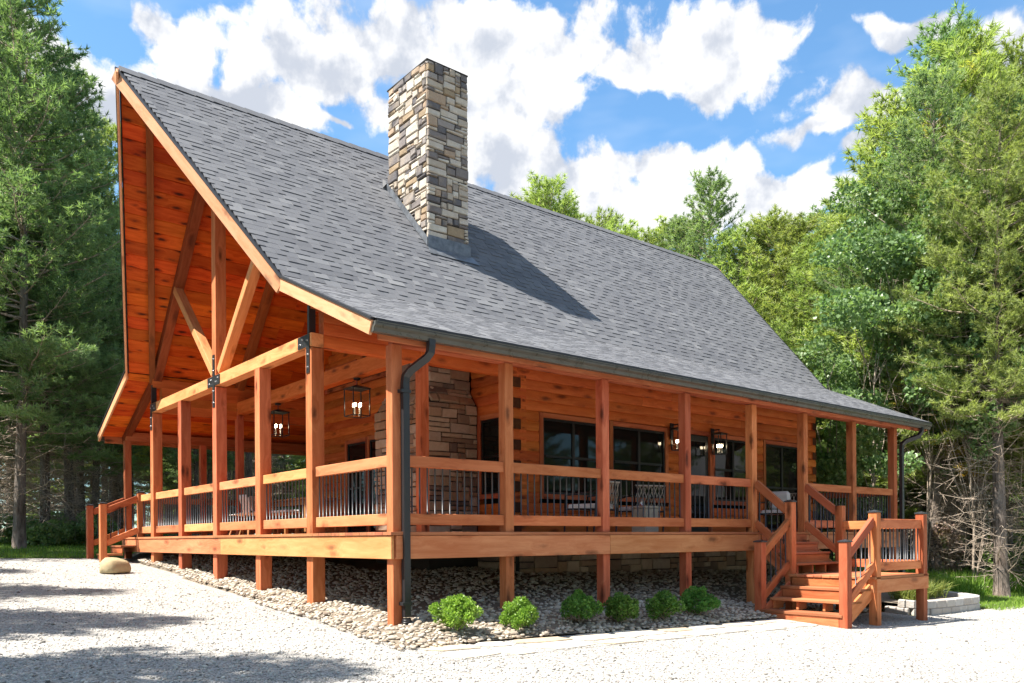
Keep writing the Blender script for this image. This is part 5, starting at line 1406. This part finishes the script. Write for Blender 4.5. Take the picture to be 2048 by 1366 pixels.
# ------------------------------------------------------------------ furniture
def shell_chair(x, y, rot, label):
    c_ = empty('shell_chair', (x, y, 0), label=label, cat='chair', group='white chairs round the gable table'); mw = Matrix.Translation((x, y, 0)) @ Matrix.Rotation(rot, 4, 'Z')
    v = []; nu, nv_ = 9, 12
    for j in range(nv_):
        t_ = j / (nv_ - 1)
        for i in range(nu):
            q = -1 + 2 * i / (nu - 1)
            if t_ < 0.5: yy_ = 0.22 - 0.42 * t_ * 2; zz_ = 0.44 - 0.02 * math.sin(t_ * 6) + 0.10 * abs(q) ** 3 * t_ * 2
            else: k = (t_ - 0.5) * 2; yy_ = -0.20 - 0.09 * k + 0.10 * abs(q) ** 2.2 * (1 - k * 0.5); zz_ = 0.44 + 0.40 * k
            wv = 0.24 * (1 - 0.18 * max(0, (t_ - 0.8) / 0.2) ** 2); v.append((q * wv, yy_, zz_))
    f = [(j * nu + i, j * nu + i + 1, (j + 1) * nu + i + 1, (j + 1) * nu + i) for j in range(nv_ - 1) for i in range(nu - 1)]
    me = mk('seat_shell', v, f, 'white', True); o_ = obj('seat_shell', me, c_, mw); md = o_.modifiers.new('thickness', 'SOLIDIFY'); md.thickness = 0.012
    for sx_ in (-1, 1):
        for sy_ in (-1, 1):
            a_ = mw @ Vector((sx_ * 0.13, sy_ * 0.12, 0.43)); b_ = mw @ Vector((sx_ * 0.24, sy_ * 0.23, 0.0)); cyl('leg', a_, b_, 0.016, 'table', c_, 8)
tb = empty('dining_table', (2.3, 7.3, 0), label='plain wooden dining table on the gable porch', cat='table')
for i in range(5): blk('table_plank', (1.90 + 0.17 * i, 6.4, 0.71), (2.066 + 0.17 * i, 8.2, 0.75), 'table', tb)
for xx, yy_ in ((1.95, 6.5), (2.6, 6.5), (1.95, 8.02), (2.6, 8.02)): blk('leg', (xx, yy_, 0), (xx + 0.08, yy_ + 0.08, 0.708), 'table', tb)
blk('apron', (1.97, 6.60, 0.61), (2.0, 8.0, 0.708), 'table', tb); blk('apron', (2.64, 6.60, 0.61), (2.67, 8.0, 0.708), 'table', tb)
shell_chair(1.55, 8.55, 0.6, 'white moulded chair turned sideways at the far end of the table')
shell_chair(1.50, 7.95, -1.57, 'white moulded chair on the drive side of the table, far one')
bn = empty('bench', (1.5, 6.8, 0), label='wooden bench with white seat pad beside the dining table', cat='bench')
blk('seat', (1.40, 6.2, 0.40), (1.72, 7.2, 0.44), 'table', bn); blk('seat_pad', (1.41, 6.22, 0.441), (1.71, 7.18, 0.49), 'cushion', bn, 0.015)
for xx, yy_ in ((1.42, 6.25), (1.64, 6.25), (1.42, 7.09), (1.64, 7.09)): blk('leg', (xx, yy_, 0), (xx + 0.06, yy_ + 0.06, 0.398), 'table', bn)
def lattice_chair(x, y, rot, label, cushion=False):
    c_ = empty('patio_chair', (x, y, 0), label=label, cat='chair', group='cord patio chairs on the front porch'); mw = Matrix.Translation((x, y, 0)) @ Matrix.Rotation(rot, 4, 'Z')
    T_ = lambda p: mw @ Vector(p)
    for sx_ in (-1, 1):
        cyl('back_post', T_((sx_ * 0.30, -0.28, 0)), T_((sx_ * 0.30, -0.36, 0.80)), 0.014, 'black', c_); cyl('front_leg', T_((sx_ * 0.30, 0.30, 0)), T_((sx_ * 0.30, 0.28, 0.60)), 0.014, 'black', c_)
        cyl('arm_rail', T_((sx_ * 0.30, 0.29, 0.60)), T_((sx_ * 0.30, -0.34, 0.64)), 0.014, 'black', c_); cyl('seat_rail', T_((sx_ * 0.30, 0.29, 0.38)), T_((sx_ * 0.30, -0.31, 0.36)), 0.014, 'black', c_)
    cyl('top_bar', T_((-0.30, -0.36, 0.80)), T_((0.30, -0.36, 0.80)), 0.014, 'cord', c_); cyl('seat_bar', T_((-0.30, 0.29, 0.38)), T_((0.30, 0.29, 0.38)), 0.014, 'black', c_); cyl('seat_bar', T_((-0.30, -0.31, 0.36)), T_((0.30, -0.31, 0.36)), 0.014, 'black', c_)
    for tier in range(2):
        z0_, z1_ = 0.40 + tier * 0.2, 0.60 + tier * 0.2
        for i in range(8):
            a_ = -0.28 + i * 0.07; yb_ = lambda z: -0.28 - 0.1 * z
            cyl('cord', T_((a_, yb_(z0_), z0_)), T_((a_ + 0.07, yb_(z1_), z1_)), 0.006, 'cord', c_, 5); cyl('cord', T_((a_ + 0.07, yb_(z0_), z0_)), T_((a_, yb_(z1_) - 0.012, z1_)), 0.006, 'cord', c_, 5)
    bmw = mw @ Matrix.Translation((-0.27, 0, 0.41)); obj('seat_cushion', boxmesh(0.54, 0.54, 0.09, 0.025, 'cushion', 'seat_cushion'), c_, bmw)
    if cushion: obj('pillow', boxmesh(0.42, 0.13, 0.38, 0.05, 'cushion', 'pillow'), c_, mw @ Matrix.Translation((-0.21, -0.20, 0.66)) @ Matrix.Rotation(-0.25, 4, 'X'))
lattice_chair(4.25, 0.95, 0.15, 'patio chair with a zigzag cord back behind the second front bay')
lattice_chair(5.75, 1.25, -0.3, 'patio chair beside the pale block side table')
lattice_chair(9.7, 1.05, 1.9, 'patio chair with a white pillow at the top of the front stairs', True)
sd = empty('side_table', (5.35, 0.75, 0), label='pale cast stone block side table on the front porch', cat='table')
blk('pedestal', (5.20, 0.62, 0.0), (5.52, 0.94, 0.40), 'block', sd, 0.008, axis=0); blk('table_top', (5.18, 0.60, 0.402), (5.54, 0.96, 0.44), 'block', sd, 0.008, axis=0)
cn = empty('tin_can', (5.27, 0.78, 0.44), label='small silver can standing on the block side table', cat='can')
cyl('can_body', (5.27, 0.78, 0.441), (5.27, 0.78, 0.555), 0.036, 'steel', cn, 14); cyl('can_lid', (5.27, 0.78, 0.556), (5.27, 0.78, 0.562), 0.032, 'steel', cn, 14)
